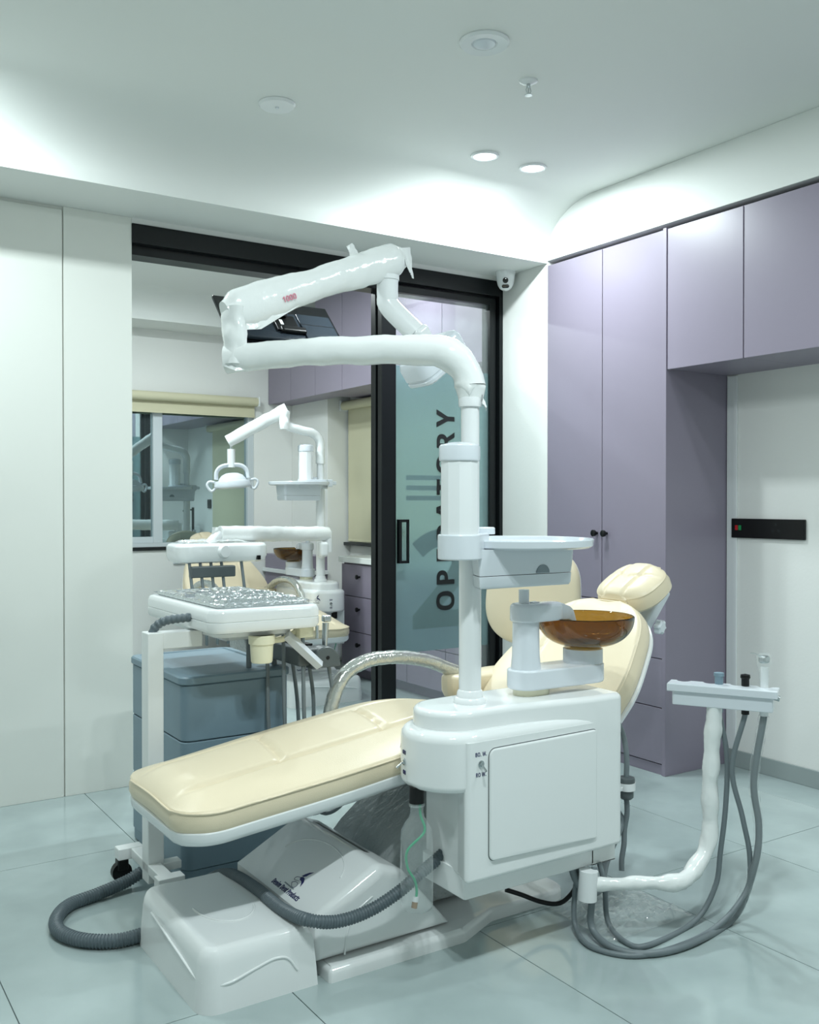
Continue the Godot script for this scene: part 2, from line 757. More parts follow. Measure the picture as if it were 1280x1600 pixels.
# ------------------------------------------------------------------ near room
func build_room() -> void:
	# floor: slab with large glossy tiles, joints between
	var fl := struct("floor", bx(Vector3(-1.7, -0.12, -7.2), Vector3(3.9, -0.006, 1.6), 0.0), M.grout)
	var dx := 0.59
	var dz := 1.19
	var sizes := {}
	var x := 2.815 + 2 * dx
	while x > -1.7:
		var z := -2.155 - 4 * dz - dz
		while z < 1.6:
			var lo := Vector3(maxf(x - dx, -1.6) + 0.0012, -0.008, maxf(z, -7.05) + 0.0012)
			var hi := Vector3(minf(x, 3.7) - 0.0012, 0.0, minf(z + dz, 1.45) - 0.0012)
			if hi.x - lo.x > 0.02 and hi.z - lo.z > 0.02:
				struct("tile", bx(lo, hi, 0.0008), M.tile, fl)
			z += dz
		x -= dx
	struct("ceiling", bx(Vector3(-1.7, CEIL, -4.2), Vector3(3.9, CEIL + 0.15, 1.6), 0.0), M.ceiling_paint)
	# beam over the door with a coved front
	var poly := PackedVector2Array()
	for k in 17:
		var a := PI / 2 * k / 16.0
		poly.append(Vector2(-3.35 - 0.34 * sin(a), 2.45 + 0.2199 * cos(a)))
	poly.append_array([Vector2(-3.69, SOFFIT), Vector2(-4.2, SOFFIT), Vector2(-4.2, 2.671)])
	var yz := Transform3D(Basis(Vector3.BACK, Vector3.RIGHT, Vector3.UP), Vector3.ZERO)
	struct("trim_1", mb().prism(poly, [[0.0, -1.6], [0.0, WARD_X]], yz, 30.0), M.ceiling_paint)
	# bulkhead over the cupboards
	struct("trim_2", bx(Vector3(WARD_X, SOFFIT + 0.012, -4.2), Vector3(3.9, CEIL, 1.5), 0.002), M.ceiling_paint)
	# door wall: plain flush panels to the left of the opening, strip above, pier at the corner
	var wl := struct("wall_left", bx(Vector3(-1.7, 0, -4.2), Vector3(1.235, SOFFIT, -4.062), 0.0), M.panel_paint)
	for p in [[-1.6, -0.2], [-0.195, 0.963], [0.968, 1.247]]:
		struct("panel", bx(Vector3(p[0], 0.0, -4.2 if p[1] > 1.2 else -4.08), Vector3(p[1], 2.385 if p[1] < 1.2 else SOFFIT, DOOR_Z), 0.002), M.panel_paint, wl)
	struct("wall_above_door", bx(Vector3(1.247, 2.376, -4.2), Vector3(WARD_X, SOFFIT, DOOR_Z), 0.0), M.wall_paint)
	struct("wall_pier", bx(Vector3(WARD_X, 0, -4.2), Vector3(WALL_X + 0.2, SOFFIT + 0.05, -3.69), 0.003), M.wall_paint)
	struct("wall_right", bx(Vector3(WALL_X, 0, -3.7), Vector3(WALL_X + 0.15, CEIL, 1.6), 0.0), M.wall_paint)
	struct("wall_back", bx(Vector3(-1.7, 0, 1.45), Vector3(3.9, CEIL, 1.6), 0.0), M.wall_paint)
	struct("wall_side", bx(Vector3(-1.75, 0, -4.2), Vector3(-1.6, CEIL, 1.6), 0.0), M.wall_paint)
	struct("baseboard_right", bx(Vector3(WALL_X - 0.012, 0, -2.9), Vector3(WALL_X, 0.075, 1.45), 0.002), M.skirting)
	struct("trim_3", bx(Vector3(WALL_X - 0.008, 0.075, -2.905), Vector3(WALL_X, 1.775, -2.85), 0.002), M.white_plastic)

func build_second_room_shell() -> void:
	var zf := -7.0
	struct("ceiling_far", bx(Vector3(0.2, CEIL, -7.15), Vector3(3.9, CEIL + 0.15, -4.2), 0.0), M.ceiling_paint)
	# coved beam along the window wall
	var poly := PackedVector2Array()
	for k in 13:
		var a := PI / 2 * k / 12.0
		poly.append(Vector2(-6.42 - 0.22 * sin(a), 2.53 + 0.14 * cos(a)))
	poly.append_array([Vector2(-6.64, 2.475), Vector2(-7.15, 2.475), Vector2(-7.15, 2.671)])
	var yz := Transform3D(Basis(Vector3.BACK, Vector3.RIGHT, Vector3.UP), Vector3.ZERO)
	struct("trim_4", mb().prism(poly, [[0.0, 0.3], [0.0, 3.9]], yz, 30.0), M.ceiling_paint)
	# window wall with its opening x 1.6..3.11, y 0.87..1.98
	var x0 := 1.2
	var x1 := 3.115
	var wf := struct("wall_far", bx(Vector3(0.2, 0, -7.15), Vector3(x0, 2.5, zf), 0.0), M.wall_paint)
	struct("wall_piece", bx(Vector3(x1, 0, -7.15), Vector3(3.9, 2.5, zf), 0.0), M.wall_paint, wf)
	struct("wall_piece", bx(Vector3(x0, 0, -7.15), Vector3(x1, 0.87, zf), 0.0), M.wall_paint, wf)
	struct("wall_piece", bx(Vector3(x0, 2.02, -7.15), Vector3(x1, 2.5, zf), 0.0), M.wall_paint, wf)
	struct("wall_far_side", bx(Vector3(0.2, 0, -7.15), Vector3(0.35, CEIL, -4.2), 0.0), M.wall_paint)
	struct("wall_far_right", bx(Vector3(WALL_X, 0, -7.15), Vector3(WALL_X + 0.15, CEIL, -4.2), 0.0), M.wall_paint)
	struct("wall_column", bx(Vector3(3.443, 0, -7.0), Vector3(WALL_X, 2.5, -6.4), 0.004), M.wall_paint)
	# window_1 : sliding sashes with dark night glass
	var w1 := struct("window_1", bx(Vector3(x0, 0.87, -7.08), Vector3(x1, 0.9, -7.0), 0.002), M.window_frame)
	struct("frame", bx(Vector3(x0, 1.98, -7.08), Vector3(x1, 2.02, -7.01), 0.002), M.window_frame, w1)
	struct("frame", bx(Vector3(x0, 0.9, -7.08), Vector3(x0 + 0.04, 1.98, -7.01), 0.002), M.window_frame, w1)
	struct("frame", bx(Vector3(x1 - 0.05, 0.9, -7.08), Vector3(x1, 1.98, -7.01), 0.002), M.window_frame, w1)
	struct("mullion", bx(Vector3(2.315, 0.9, -7.07), Vector3(2.385, 1.98, -7.015), 0.003), M.window_frame, w1)
	struct("rail", bx(Vector3(x0 + 0.04, 0.9, -7.07), Vector3(2.32, 0.945, -7.025), 0.003), M.window_frame, w1)
	struct("pane", bx(Vector3(x0 + 0.04, 0.94, -7.055), Vector3(2.32, 1.98, -7.045), 0.0), M.night_glass, w1)
	struct("pane", bx(Vector3(2.38, 0.9, -7.055), Vector3(x1 - 0.05, 1.98, -7.045), 0.0), M.night_glass, w1)
	struct("sill", bx(Vector3(x0 - 0.02, 0.845, -7.02), Vector3(x1 + 0.01, 0.87, -6.985), 0.002), M.dark_stone, w1)
	# window_2 on the cupboard wall, behind its blind
	var w2 := struct("window_2", bx(Vector3(WALL_X - 0.02, 0.9, -6.38), Vector3(WALL_X, 0.94, -4.95), 0.002), M.window_frame)
	struct("sill", bx(Vector3(WALL_X - 0.06, 0.878, -6.4), Vector3(WALL_X, 0.9, -4.93), 0.002), M.dark_stone, w2)
	struct("pane", bx(Vector3(WALL_X - 0.012, 0.94, -6.38), Vector3(WALL_X, 1.93, -4.95), 0.0), M.night_glass, w2)

func build_sliding_door() -> void:
	var x0 := 1.247
	var x1 := WARD_X
	# black header track and jambs
	var fr := struct("trim_5", bx(Vector3(x0, 2.295, -4.2), Vector3(x1, 2.376, DOOR_Z + 0.006), 0.002), M.black_metal)
	struct("track", bx(Vector3(x0, 2.254, -4.19), Vector3(x1, 2.3, -4.085), 0.002), M.black_metal, fr)
	struct("jamb", bx(Vector3(x1 - 0.022, 0, -4.2), Vector3(x1, 2.3, DOOR_Z + 0.006), 0.002), M.black_metal, fr)
	struct("floor_track", bx(Vector3(x0, 0.0, -4.13), Vector3(x1, 0.006, -4.07), 0.001), M.black_metal, fr)
	# door_1: sliding leaf
	var zl := -4.085
	var d := struct("door_1", bx(Vector3(2.49, 0.01, zl - 0.02), Vector3(2.575, 2.285, zl + 0.02), 0.003), M.black_metal)
	struct("stile", bx(Vector3(2.484, 0.01, zl - 0.075), Vector3(2.53, 2.285, zl - 0.03), 0.003), M.black_metal, d)
	struct("stile", bx(Vector3(3.165, 0.01, zl - 0.02), Vector3(3.205, 2.285, zl + 0.02), 0.003), M.black_metal, d)
	struct("rail", bx(Vector3(2.57, 2.25, zl - 0.02), Vector3(3.17, 2.285, zl + 0.02), 0.003), M.black_metal, d)
	struct("rail", bx(Vector3(2.57, 0.01, zl - 0.02), Vector3(3.17, 0.06, zl + 0.02), 0.003), M.black_metal, d)
	struct("clear_pane", bx(Vector3(2.575, 1.886, zl - 0.003), Vector3(3.165, 2.25, zl + 0.003), 0.0), M.clear_glass, d)
	struct("frosted_pane", bx(Vector3(2.575, 0.44, zl - 0.003), Vector3(3.165, 1.886, zl + 0.003), 0.0), M.frosted_glass, d)
	struct("clear_pane", bx(Vector3(2.575, 0.06, zl - 0.003), Vector3(3.165, 0.44, zl + 0.003), 0.0), M.clear_glass, d)
	# handle: black rectangular loop
	var hz := zl + 0.035
	struct("handle", bx(Vector3(2.58, 0.895, hz - 0.02), Vector3(2.595, 1.115, hz + 0.008), 0.002) \
		.box(Vector3(2.612, 1.108, hz), Vector3(0.05, 0.014, 0.016), 0.002).box(Vector3(2.612, 0.902, hz), Vector3(0.05, 0.014, 0.016), 0.002) \
		.box(Vector3(2.634, 1.005, hz), Vector3(0.01, 0.22, 0.016), 0.002), M.black_metal, d)
	# lettering on the room side, read from the bottom up
	var word := "OPERATORY"
	for i in word.length():
		var tm := text_mesh(word[i], 0.112, 0.002)
		var y := 0.69 + (1.632 - 0.69) * i / 8.0
		var xf := Transform3D(Basis(Vector3.BACK, PI / 2), Vector3(2.89, y, zl + 0.005))
		struct("letter", mb().add_mesh(tm, xf), M.black_print, d)
	# figure and bars on the other face of the door, seen through the frosting
	var two := text_mesh("2", 0.50, 0.004)
	struct("numeral", mb().add_mesh(two, Transform3D(Basis().scaled(Vector3(1.15, 1, 1)), Vector3(2.88, 0.79, zl - 0.022))), M.black_print, d)
	for k in 3:
		struct("bar", bx(Vector3(2.66, 1.21 + 0.052 * k, zl - 0.024), Vector3(3.08, 1.234 + 0.052 * k, zl - 0.020), 0.0), M.black_print, d)

func knob(parent: Node3D, c: Vector3, dir: Vector3, called := "knob") -> void:
	var xf := lying(c, dir)
	part(called, mb().lathe([Vector2(0.0, 0.0), Vector2(0.007, 0.0), Vector2(0.007, 0.014), Vector2(0.015, 0.018), Vector2(0.016, 0.028), Vector2(0.012, 0.031), Vector2(0.0, 0.031)], 16, xf), M.black_plastic, parent)

func build_wardrobe() -> void:
	var t := thing("wardrobe", "tall purple wardrobe with two long doors and drawers beside the white pier", "wardrobe", Vector3(3.44, 0, -3.3))
	part("body", bx(Vector3(WARD_X + 0.02, 0, -3.688), Vector3(WALL_X, 2.395, -2.93), 0.001).box(Vector3(3.4365, 1.1975, -2.9195), Vector3(0.405, 2.395, 0.02), 0.0015), M.purple_side, t)
	part("plinth", bx(Vector3(WARD_X + 0.006, 0, -3.685), Vector3(WARD_X + 0.02, 0.045, -2.932), 0.001), M.purple_side, t)
	for k in 2:
		var za := -3.686 + k * 0.3865
		var dr := part("door", bx(Vector3(WARD_X, 0.748, za), Vector3(WARD_X + 0.019, 2.388, za + 0.3825), 0.0015), M.purple, t)
		var dz := za + (0.3825 - 0.03 if k == 0 else 0.03)
		knob(dr, Vector3(WARD_X, 1.055, dz), Vector3.LEFT)
		for r in [[0.514, 0.744], [0.298, 0.510], [0.05, 0.294]]:
			part("drawer", bx(Vector3(WARD_X, r[0], za), Vector3(WARD_X + 0.019, r[1], za + 0.3825), 0.0015), M.purple, t)
	# wall cupboards, each a unit of its own
	var z := -2.906
	var k := 0
	var words := ["purple wall cupboard hung against the wardrobe side", "purple wall cupboard hung second from the wardrobe", "purple wall cupboard hung third from the wardrobe", "purple wall cupboard hung fourth from the wardrobe", "purple wall cupboard hung fifth from the wardrobe"]
	while k < 5:
		var c := thing("wall_cupboard", words[k], "cupboard", Vector3(3.44, 1.78, z + 0.2), Transform3D(), "purple wall cupboards in a row")
		part("body", bx(Vector3(WARD_X + 0.02, 1.78, z), Vector3(WALL_X, 2.395, z + 0.396), 0.001), M.purple_side, c)
		part("door", bx(Vector3(WARD_X, 1.778, z + 0.002), Vector3(WARD_X + 0.019, 2.388, z + 0.394), 0.0015), M.purple, c)
		z += 0.397
		k += 1
	# black switch and socket strip on the wall
	var s := thing("socket_strip", "black switch and socket strip with red and green switches on white wall", "socket", Vector3(WALL_X, 1.083, -2.7))
	part("plate", bx(Vector3(WALL_X - 0.014, 1.04, -2.875), Vector3(WALL_X, 1.127, -2.5), 0.003), M.black_plastic, s)
	part("switch", bx(Vector3(WALL_X - 0.017, 1.075, -2.852), Vector3(WALL_X - 0.012, 1.097, -2.838), 0.001), M.red_light, s).set_meta("label", "red switch")
	part("switch", bx(Vector3(WALL_X - 0.017, 1.075, -2.834), Vector3(WALL_X - 0.012, 1.097, -2.820), 0.001), M.green_light, s).set_meta("label", "green switch")
	for q in [[-2.64, 1.105], [-2.655, 1.075], [-2.625, 1.075]]:
		part("socket_hole", mb().lathe([Vector2(0.0, 0.0), Vector2(0.006, 0.0), Vector2(0.006, 0.002), Vector2(0.0, 0.002)], 10, lying(Vector3(WALL_X - 0.013, q[1], q[0]), Vector3.LEFT)), M.dark_stone, s)

# ------------------------------------------------------------------ far room furniture
func build_second_room_furniture() -> void:
	# overhead cupboards
	var z := -6.998
	var words := ["purple overhead cupboard in the corner by the window wall of far room", "purple overhead cupboard second from the window wall of far room", "purple overhead cupboard third from the window wall of far room", "purple overhead cupboard fourth from the window wall of far room", "purple overhead cupboard fifth from the window wall of far room", "purple overhead cupboard sixth from the window wall of far room", "purple overhead cupboard against the sliding door side of far room"]
	for k in 7:
		var c := thing("overhead_cupboard", words[k], "cupboard", Vector3(3.44, 1.975, z + 0.2), Transform3D(), "purple overhead cupboards of the far room")
		var top := 2.66 if k > 1 else 2.47
		part("body", bx(Vector3(WARD_X + 0.02, 1.975, z), Vector3(WALL_X if z > -6.3 else 3.442, top, z + 0.398), 0.001), M.purple_side, c)
		part("door", bx(Vector3(WARD_X, 1.973, z + 0.0015), Vector3(WARD_X + 0.019, top - 0.004, z + 0.3955), 0.0015), M.purple, c)
		z += 0.398
	# low drawer units under the white worktop
	var zz := -5.89
	var low := ["purple drawer unit at the end of the worktop beside far dental unit", "purple drawer unit next to the end one under far worktop", "purple drawer unit under the basin behind the frosted door", "purple drawer unit under the worktop against the door wall"]
	for k in 4:
		var c := thing("drawer_unit", low[k], "drawer unit", Vector3(3.46, 0, zz + 0.2), Transform3D(), "purple drawer units of the far room")
		part("body", bx(Vector3(3.3, 0.07, zz), Vector3(WALL_X - 0.002, 0.785, zz + 0.416), 0.001), M.purple_side, c)
		part("plinth", bx(Vector3(3.34, 0.0, zz), Vector3(WALL_X - 0.01, 0.07, zz + 0.416), 0.001), M.purple_side, c)
		for q in [[0.56, 0.775], [0.32, 0.555], [0.075, 0.315]]:
			var d := part("drawer", bx(Vector3(3.28, q[0], zz + 0.002), Vector3(3.3, q[1], zz + 0.414), 0.0015), M.purple, c)
			knob(d, Vector3(3.28, q[1] - 0.08, zz + 0.25), Vector3.LEFT)
		zz += 0.418
	single("worktop", bx(Vector3(3.262, 0.786, -5.905), Vector3(WALL_X - 0.002, 0.826, -4.21), 0.004), M.worktop, "white worktop over the purple drawer units of far room", "worktop")
	var sk := thing("wash_basin", "white rectangular counter basin mirrored in the dark window", "basin", Vector3(3.46, 0.826, -4.45))
	part("bowl", mb().prism(rect(3.30, 3.61, -4.66, -4.24, 0.03), [[0.006, 0.826], [0.0, 0.84], [0.0, 0.955], [0.004, 0.96], [0.016, 0.96], [0.02, 0.95], [0.03, 0.85]]), M.porcelain, sk)
	var tp := thing("tap", "tall black basin tap with straight spout mirrored in the window", "tap", Vector3(3.5, 0.826, -4.72))
	part("body", mb().tube([Vector3(3.5, 0.826, -4.72), Vector3(3.5, 1.15, -4.72)], 0.013, 14), M.black_plastic, tp)
	part("spout", mb().tube([Vector3(3.5, 1.125, -4.72), Vector3(3.47, 1.125, -4.55), Vector3(3.468, 1.11, -4.535)], 0.009, 12), M.black_plastic, tp)
	var so := thing("wall_socket", "square black socket plate mirrored in the dark window", "socket", Vector3(WALL_X, 1.19, -4.82))
	part("plate", bx(Vector3(WALL_X - 0.012, 1.14, -4.87), Vector3(WALL_X, 1.23, -4.78), 0.003), M.black_plastic, so)
	# corner cupboard beside the column
	var cc := thing("corner_cupboard", "low purple cupboard with a white shelf under the window corner", "cupboard", Vector3(3.31, 0, -6.7))
	part("body", bx(Vector3(3.2, 0.0, -6.98), Vector3(3.44, 0.66, -6.4), 0.002), M.purple_side, cc)
	part("shelf", bx(Vector3(3.18, 0.66, -6.99), Vector3(3.442, 0.69, -6.38), 0.003), M.white_plastic, cc)
	part("upper_box", bx(Vector3(3.2, 0.69, -6.98), Vector3(3.44, 0.80, -6.4), 0.002), M.purple_side, cc)
	# roller blinds
	blind("cream roller blind rolled up over the dark window", Vector3(1.17, 1.98, -6.94), Vector3(3.12, 1.98, -6.94), 1.86, Vector3(0, 0, 0.0))
	blind("cream roller blind lowered over the window above the worktop", Vector3(WALL_X - 0.06, 1.93, -6.39), Vector3(WALL_X - 0.06, 1.93, -4.96), 0.905, Vector3.ZERO)
	# pale socket plate under the window
	var sp := thing("wall_plate", "pale grey double socket plate under the dark window", "socket", Vector3(2.52, 0.78, -7.0))
	part("plate", bx(Vector3(2.46, 0.74, -7.0), Vector3(2.58, 0.83, -6.985), 0.003), M.window_frame, sp)
	for q in [2.495, 2.545]:
		part("socket", bx(Vector3(q - 0.018, 0.765, -6.986), Vector3(q + 0.018, 0.805, -6.981), 0.002), M.white_plastic, sp)
	# television hung from the ceiling
	var c := Vector3(2.44, 2.225, -5.1)
	var b := Basis(Vector3.RIGHT, deg_to_rad(-44.0))
	var tv := thing("television", "flat black television hung from the ceiling, its back to the sliding door", "television", Vector3(2.44, 2.06, -5.1))
	part("casing", mb().box(c, Vector3(0.73, 0.43, 0.022), 0.006, 2, b), M.black_gloss, tv)
	part("screen", mb().box(c + b * Vector3(0, 0.005, -0.0115), Vector3(0.705, 0.395, 0.003), 0.001, 1, b), M.black_gloss, tv)
	part("rear_cover", mb().box(c + b * Vector3(0.0, -0.05, 0.022), Vector3(0.66, 0.26, 0.03), 0.012, 2, b), M.tv_back, tv)
	part("rear_ridge", mb().box(c + b * Vector3(0.21, -0.05, 0.04), Vector3(0.22, 0.24, 0.012), 0.004, 2, b), M.tv_back, tv)
	part("rear_seam", mb().box(c + b * Vector3(0.21, -0.03, 0.0464), Vector3(0.22, 0.004, 0.002), 0.0005, 1, b), M.black_plastic, tv)
	part("mount_plate", mb().box(c + b * Vector3(0.0, -0.04, 0.045), Vector3(0.14, 0.14, 0.016), 0.004, 2, b), M.black_plastic, tv)
	part("cable_box", mb().box(c + b * Vector3(0.03, -0.10, 0.048), Vector3(0.16, 0.05, 0.03), 0.014, 3, b), M.black_plastic, tv)
	part("paper_label", mb().box(c + b * Vector3(-0.03, -0.04, 0.0535), Vector3(0.02, 0.045, 0.001), 0.0003, 1, b), M.white_plastic, tv)
	var st := c + b * Vector3(0.06, -0.195, 0.0118)
	part("sticker", mb().box(st, Vector3(0.05, 0.02, 0.001), 0.0003, 1, b), M.sticker_yellow, tv)
	part("sticker", mb().box(st + b * Vector3(-0.035, 0.003, 0), Vector3(0.018, 0.02, 0.001), 0.0003, 1, b), M.sticker_red, tv)
	part("sticker", mb().box(st + b * Vector3(0.045, -0.002, 0), Vector3(0.04, 0.016, 0.001), 0.0003, 1, b), M.sticker_green, tv)
	part("pole", mb().tube([Vector3(2.44, CEIL, -5.06), Vector3(2.44, 2.27, -5.06)], 0.018, 14), M.black_metal, tv)
	part("ceiling_plate", mb().tube([Vector3(2.44, CEIL, -5.06), Vector3(2.44, CEIL - 0.015, -5.06)], 0.05, 20), M.black_metal, tv)

func blind(label: String, a: Vector3, b: Vector3, low: float, _o: Vector3) -> void:
	var t := thing("roller_blind", label, "blind", Vector3((a.x + b.x) / 2, low, (a.z + b.z) / 2))
	part("roll", mb().tube([a, b], 0.034, 20), M.blind_fabric, t)
	var along := (b - a).normalized()
	var lo := a + Vector3(0, 0, 0)
	var n := along.cross(Vector3.UP)
	var off := n * (-0.03 if n.dot(EYE - a) > 0 else 0.03)
	var p0 := a + along * 0.015 + off
	var p1 := b - along * 0.015 + off
	var c := (p0 + p1) * 0.5
	var sz := (p1 - p0).abs() + Vector3(0.002, 0, 0.002)
	part("fabric", mb().box(Vector3(c.x, (a.y + low) * 0.5, c.z), Vector3(sz.x, a.y - low, sz.z), 0.0008, 1), M.blind_fabric, t)
	part("bottom_bar", mb().box(Vector3(c.x, low + 0.008, c.z), Vector3(sz.x + 0.004, 0.016, sz.z + 0.006), 0.002, 1), M.blind_fabric, t)
	for e in [a, b]:
		part("end_bracket", mb().box(e, Vector3(0.012, 0.075, 0.075) if absf(along.x) > 0.5 else Vector3(0.075, 0.075, 0.012), 0.003), M.white_plastic, t)

# ------------------------------------------------------------------ dental chair
func sup(u: float, w0: float, w1: float) -> float:
	# blunt rounded ends of a cushion: 0 at u = 0 and 1
	var a := 1.0
	if u < w0:
		a = pow(maxf(0.0, 1.0 - pow(1.0 - u / w0, 2.6)), 1.0 / 2.6)
	if u > 1.0 - w1:
		a = minf(a, pow(maxf(0.0, 1.0 - pow(1.0 - (1.0 - u) / w1, 2.6)), 1.0 / 2.6))
	return a

func seat_h(x: float) -> float:
	if x < 0.0:
		return 0.44 + 0.137 * (x + 0.68)
	return 0.5332 + 0.137 * x - 0.70 * x * x

func crease(d: float, depth := 0.007, s := 0.007) -> float:
	return depth * exp(-(d / s) * (d / s))

func build_chair(fr: Transform3D) -> Node3D:
	var t := thing("dental_chair", "cream upholstered reclined dental chair beside the white unit with amber bowl", "dental chair", Vector3(-0.05, 0, -0.05), fr, "dental chairs")
	# base
	var plate := round_poly([Vector2(-0.36, 0.29), Vector2(0.06, 0.29), Vector2(0.2, 0.225), Vector2(0.5, 0.225), Vector2(0.5, -0.3), Vector2(-0.36, -0.3)], [0.01, 0.04, 0.06, 0.06, 0.05, 0.05])
	part("base_plate", mb().prism(plate, [[0.0, 0.0], [0.0, 0.022], [0.003, 0.03], [0.012, 0.036]]), M.white_gloss, t)
	var foot := round_poly([Vector2(-0.69, 0.275), Vector2(-0.385, 0.275), Vector2(-0.385, -0.22), Vector2(-0.69, -0.22)], [0.05, 0.0, 0.0, 0.05], 7)
	part("foot_cover", mb().prism(foot, [[0.0, 0.0], [0.003, 0.05], [0.008, 0.11], [0.012, 0.128], [0.018, 0.14], [0.026, 0.146], [0.034, 0.148]], Transform3D(), 50.0), M.white_gloss, t)
	# raised arc moulded into the foot cover top and a raised line on its front
	var arc := []
	for k in 25:
		var a := lerpf(PI * 0.15, PI * 1.02, k / 24.0)
		arc.append(Vector3(-0.535 + 0.075 * cos(a), 0.1485, 0.02 + 0.12 * sin(a)))
	part("moulded_ridge", mb().tube(arc, 0.003, 8), M.white_gloss, t)
	var line := smooth([Vector3(-0.683, 0.115, -0.1), Vector3(-0.686, 0.095, 0.1), Vector3(-0.682, 0.075, 0.225), Vector3(-0.664, 0.067, 0.257), Vector3(-0.62, 0.066, 0.271), Vector3(-0.55, 0.082, 0.2695), Vector3(-0.50, 0.092, 0.2685), Vector3(-0.465, 0.084, 0.269), Vector3(-0.44, 0.05, 0.2715)], 0.01)
	part("moulded_ridge", mb().tube(line, 0.0034, 8), M.white_gloss, t)
	var xy := Transform3D(Basis(Vector3.RIGHT, Vector3.BACK, Vector3.UP), Vector3.ZERO)
	var prof := round_poly([Vector2(-0.387, 0.036), Vector2(-0.387, 0.148), Vector2(-0.19, 0.252), Vector2(-0.11, 0.22), Vector2(0.045, 0.04)], [0.0, 0.0, 0.04, 0.08, 0.0], 6)
	part("base_body", mb().prism(prof, slab(-0.24, 0.255, 0.02, 0.03, 4), xy, 45.0), M.white_gloss, t)
	part("moulded_ridge", mb().tube(smooth([Vector3(-0.298, 0.045, 0.2555), Vector3(-0.29, 0.10, 0.2555), Vector3(-0.265, 0.145, 0.2555), Vector3(-0.215, 0.175, 0.2555)], 0.008), 0.0026, 8), M.white_gloss, t)
	# oval moulding round the emblem and emblem itself on the sloping face
	var sx := Vector3(0.197, 0.104, 0.0).normalized()
	var sn := Vector3(-0.104, 0.197, 0.0).normalized()
	var mid := Vector3(-0.2885, 0.20, 0.03) + sn * 0.0006
	var oval := []
	for k in 33:
		var a := lerpf(-PI * 0.5, PI * 0.45, k / 32.0)
		oval.append(mid + sx * (0.01 + 0.075 * cos(a)) + Vector3(0, 0, 1) * (0.0 + 0.17 * sin(a) * 0.9))
	part("moulded_ridge", mb().tube(oval, 0.0022, 8), M.white_gloss, t)
	emblem(t, Transform3D(Basis(Vector3(0, 0, 1), sx, Vector3(0, 0, 1).cross(sx)), mid - sx * 0.068 + Vector3(0, 0, 0.03)), 0.088, true)
	# lift cover in grey film, behind the ridge
	var lift := round_poly([Vector2(-0.10, 0.05), Vector2(-0.10, 0.19), Vector2(-0.06, 0.23), Vector2(0.2, 0.43), Vector2(0.36, 0.43), Vector2(0.2, 0.05)], [0.0, 0.02, 0.05, 0.02, 0.0, 0.0], 4)
	part("lift_cover", mb().prism(lift, slab(-0.2, 0.13, 0.015, 0.015, 3), xy, 40.0), M.grey_film, t)
	part("lift_pivot", mb().tube([Vector3(-0.165, 0.205, -0.17), Vector3(-0.165, 0.205, 0.12)], 0.036, 20), M.black_plastic, t)
	# seat
	var plan := func(u: float, v: float) -> Vector2:
		var x := lerpf(-0.70, 0.43, u)
		var w := (0.235 + 0.03 * smoothstep(-0.7, -0.2, x)) * maxf(0.35, sup(u, 0.0, 0.2))
		var s := x + 0.70
		if s < 0.08:
			w -= 0.08 - sqrt(maxf(0.0, 0.0064 - (0.08 - s) * (0.08 - s)))
		return Vector2(x, -0.05 + v * w)
	var top := func(x: float, z: float, u: float, v: float) -> float:
		var e := (1.0 - pow(absf(v), 3.0)) * (1.0 - pow(1.0 - minf(1.0, u / 0.13), 3.0))
		var h := seat_h(x) + 0.012 * (1.0 - smoothstep(-0.70, -0.58, x)) + 0.042 * e
		var inner := smoothstep(-0.70, -0.6, x)
		h -= crease(z - 0.075, 0.011, 0.010) * inner
		h -= crease(z + 0.175, 0.011, 0.010) * inner
		if z > -0.175 and z < 0.075:
			h -= crease(x + 0.385 + 0.15 * (z - 0.07), 0.011, 0.010)
			h -= crease(x + 0.065 + 0.15 * (z - 0.07), 0.011, 0.010)
			h += 0.004 * sin(PI * (z + 0.175) / 0.25)
		return h
	var seat := part("seat", mb().pad(170, 100, plan, top, [[0.003, 0.004], [0.002, 0.008], [0.006, 0.02], [0.006, 0.04], [0.0, 0.052], [-0.004, 0.056]]), M.leather, t)
	var edge := []
	for i in 121:
		var u := i / 120.0
		var q: Vector2 = plan.call(u, 1.0)
		edge.append(Vector3(q.x, top.call(q.x, q.y, u, 1.0) - 0.005, q.y + 0.0045))
	for i in range(1, 13):
		pass
	var toe := []
	for i in 25:
		var q: Vector2 = plan.call(0.0, 1.0 - 2.0 * i / 24.0)
		toe.append(Vector3(q.x - 0.005, top.call(q.x, q.y, 0.0, 0.99) - 0.005, q.y))
	toe.reverse()
	part("piping", mb().tube(toe + edge.slice(1), 0.0026, 6), M.leather, seat)
	var splan := func(u: float, v: float) -> Vector2:
		var q: Vector2 = plan.call(u, v)
		return Vector2(q.x, q.y)
	var stop := func(x: float, z: float, u: float, v: float) -> float:
		return seat_h(x) + 0.012 * (1.0 - smoothstep(-0.70, -0.58, x)) - 0.052
	part("seat_shell", mb().pad(60, 20, splan, stop, [[0.003, 0.003], [0.003, 0.022], [-0.006, 0.034], [-0.05, 0.044]]), M.white_plastic, t)
	part("seat_frame", mb().box(Vector3(0.14, 0.45, -0.05), Vector3(0.5, 0.07, 0.36), 0.02, 3, Basis(Vector3.BACK, 0.08)), M.white_plastic, t)
	# backrest
	var bu := Vector3(0.71, 0.70, 0).normalized()
	var bn := Vector3(-0.70, 0.71, 0).normalized()
	var bxf := Transform3D(Basis(bu, bn, Vector3(0, 0, 1)), Vector3(0.52, 0.44, -0.05))
	var bplan := func(u: float, v: float) -> Vector2:
		var a := lerpf(-0.04, 0.58, u)
		var w := lerpf(0.30, 0.215, smoothstep(0.22, 0.58, a)) * maxf(0.3, sup(u, 0.30, 0.26))
		return Vector2(a, v * w)
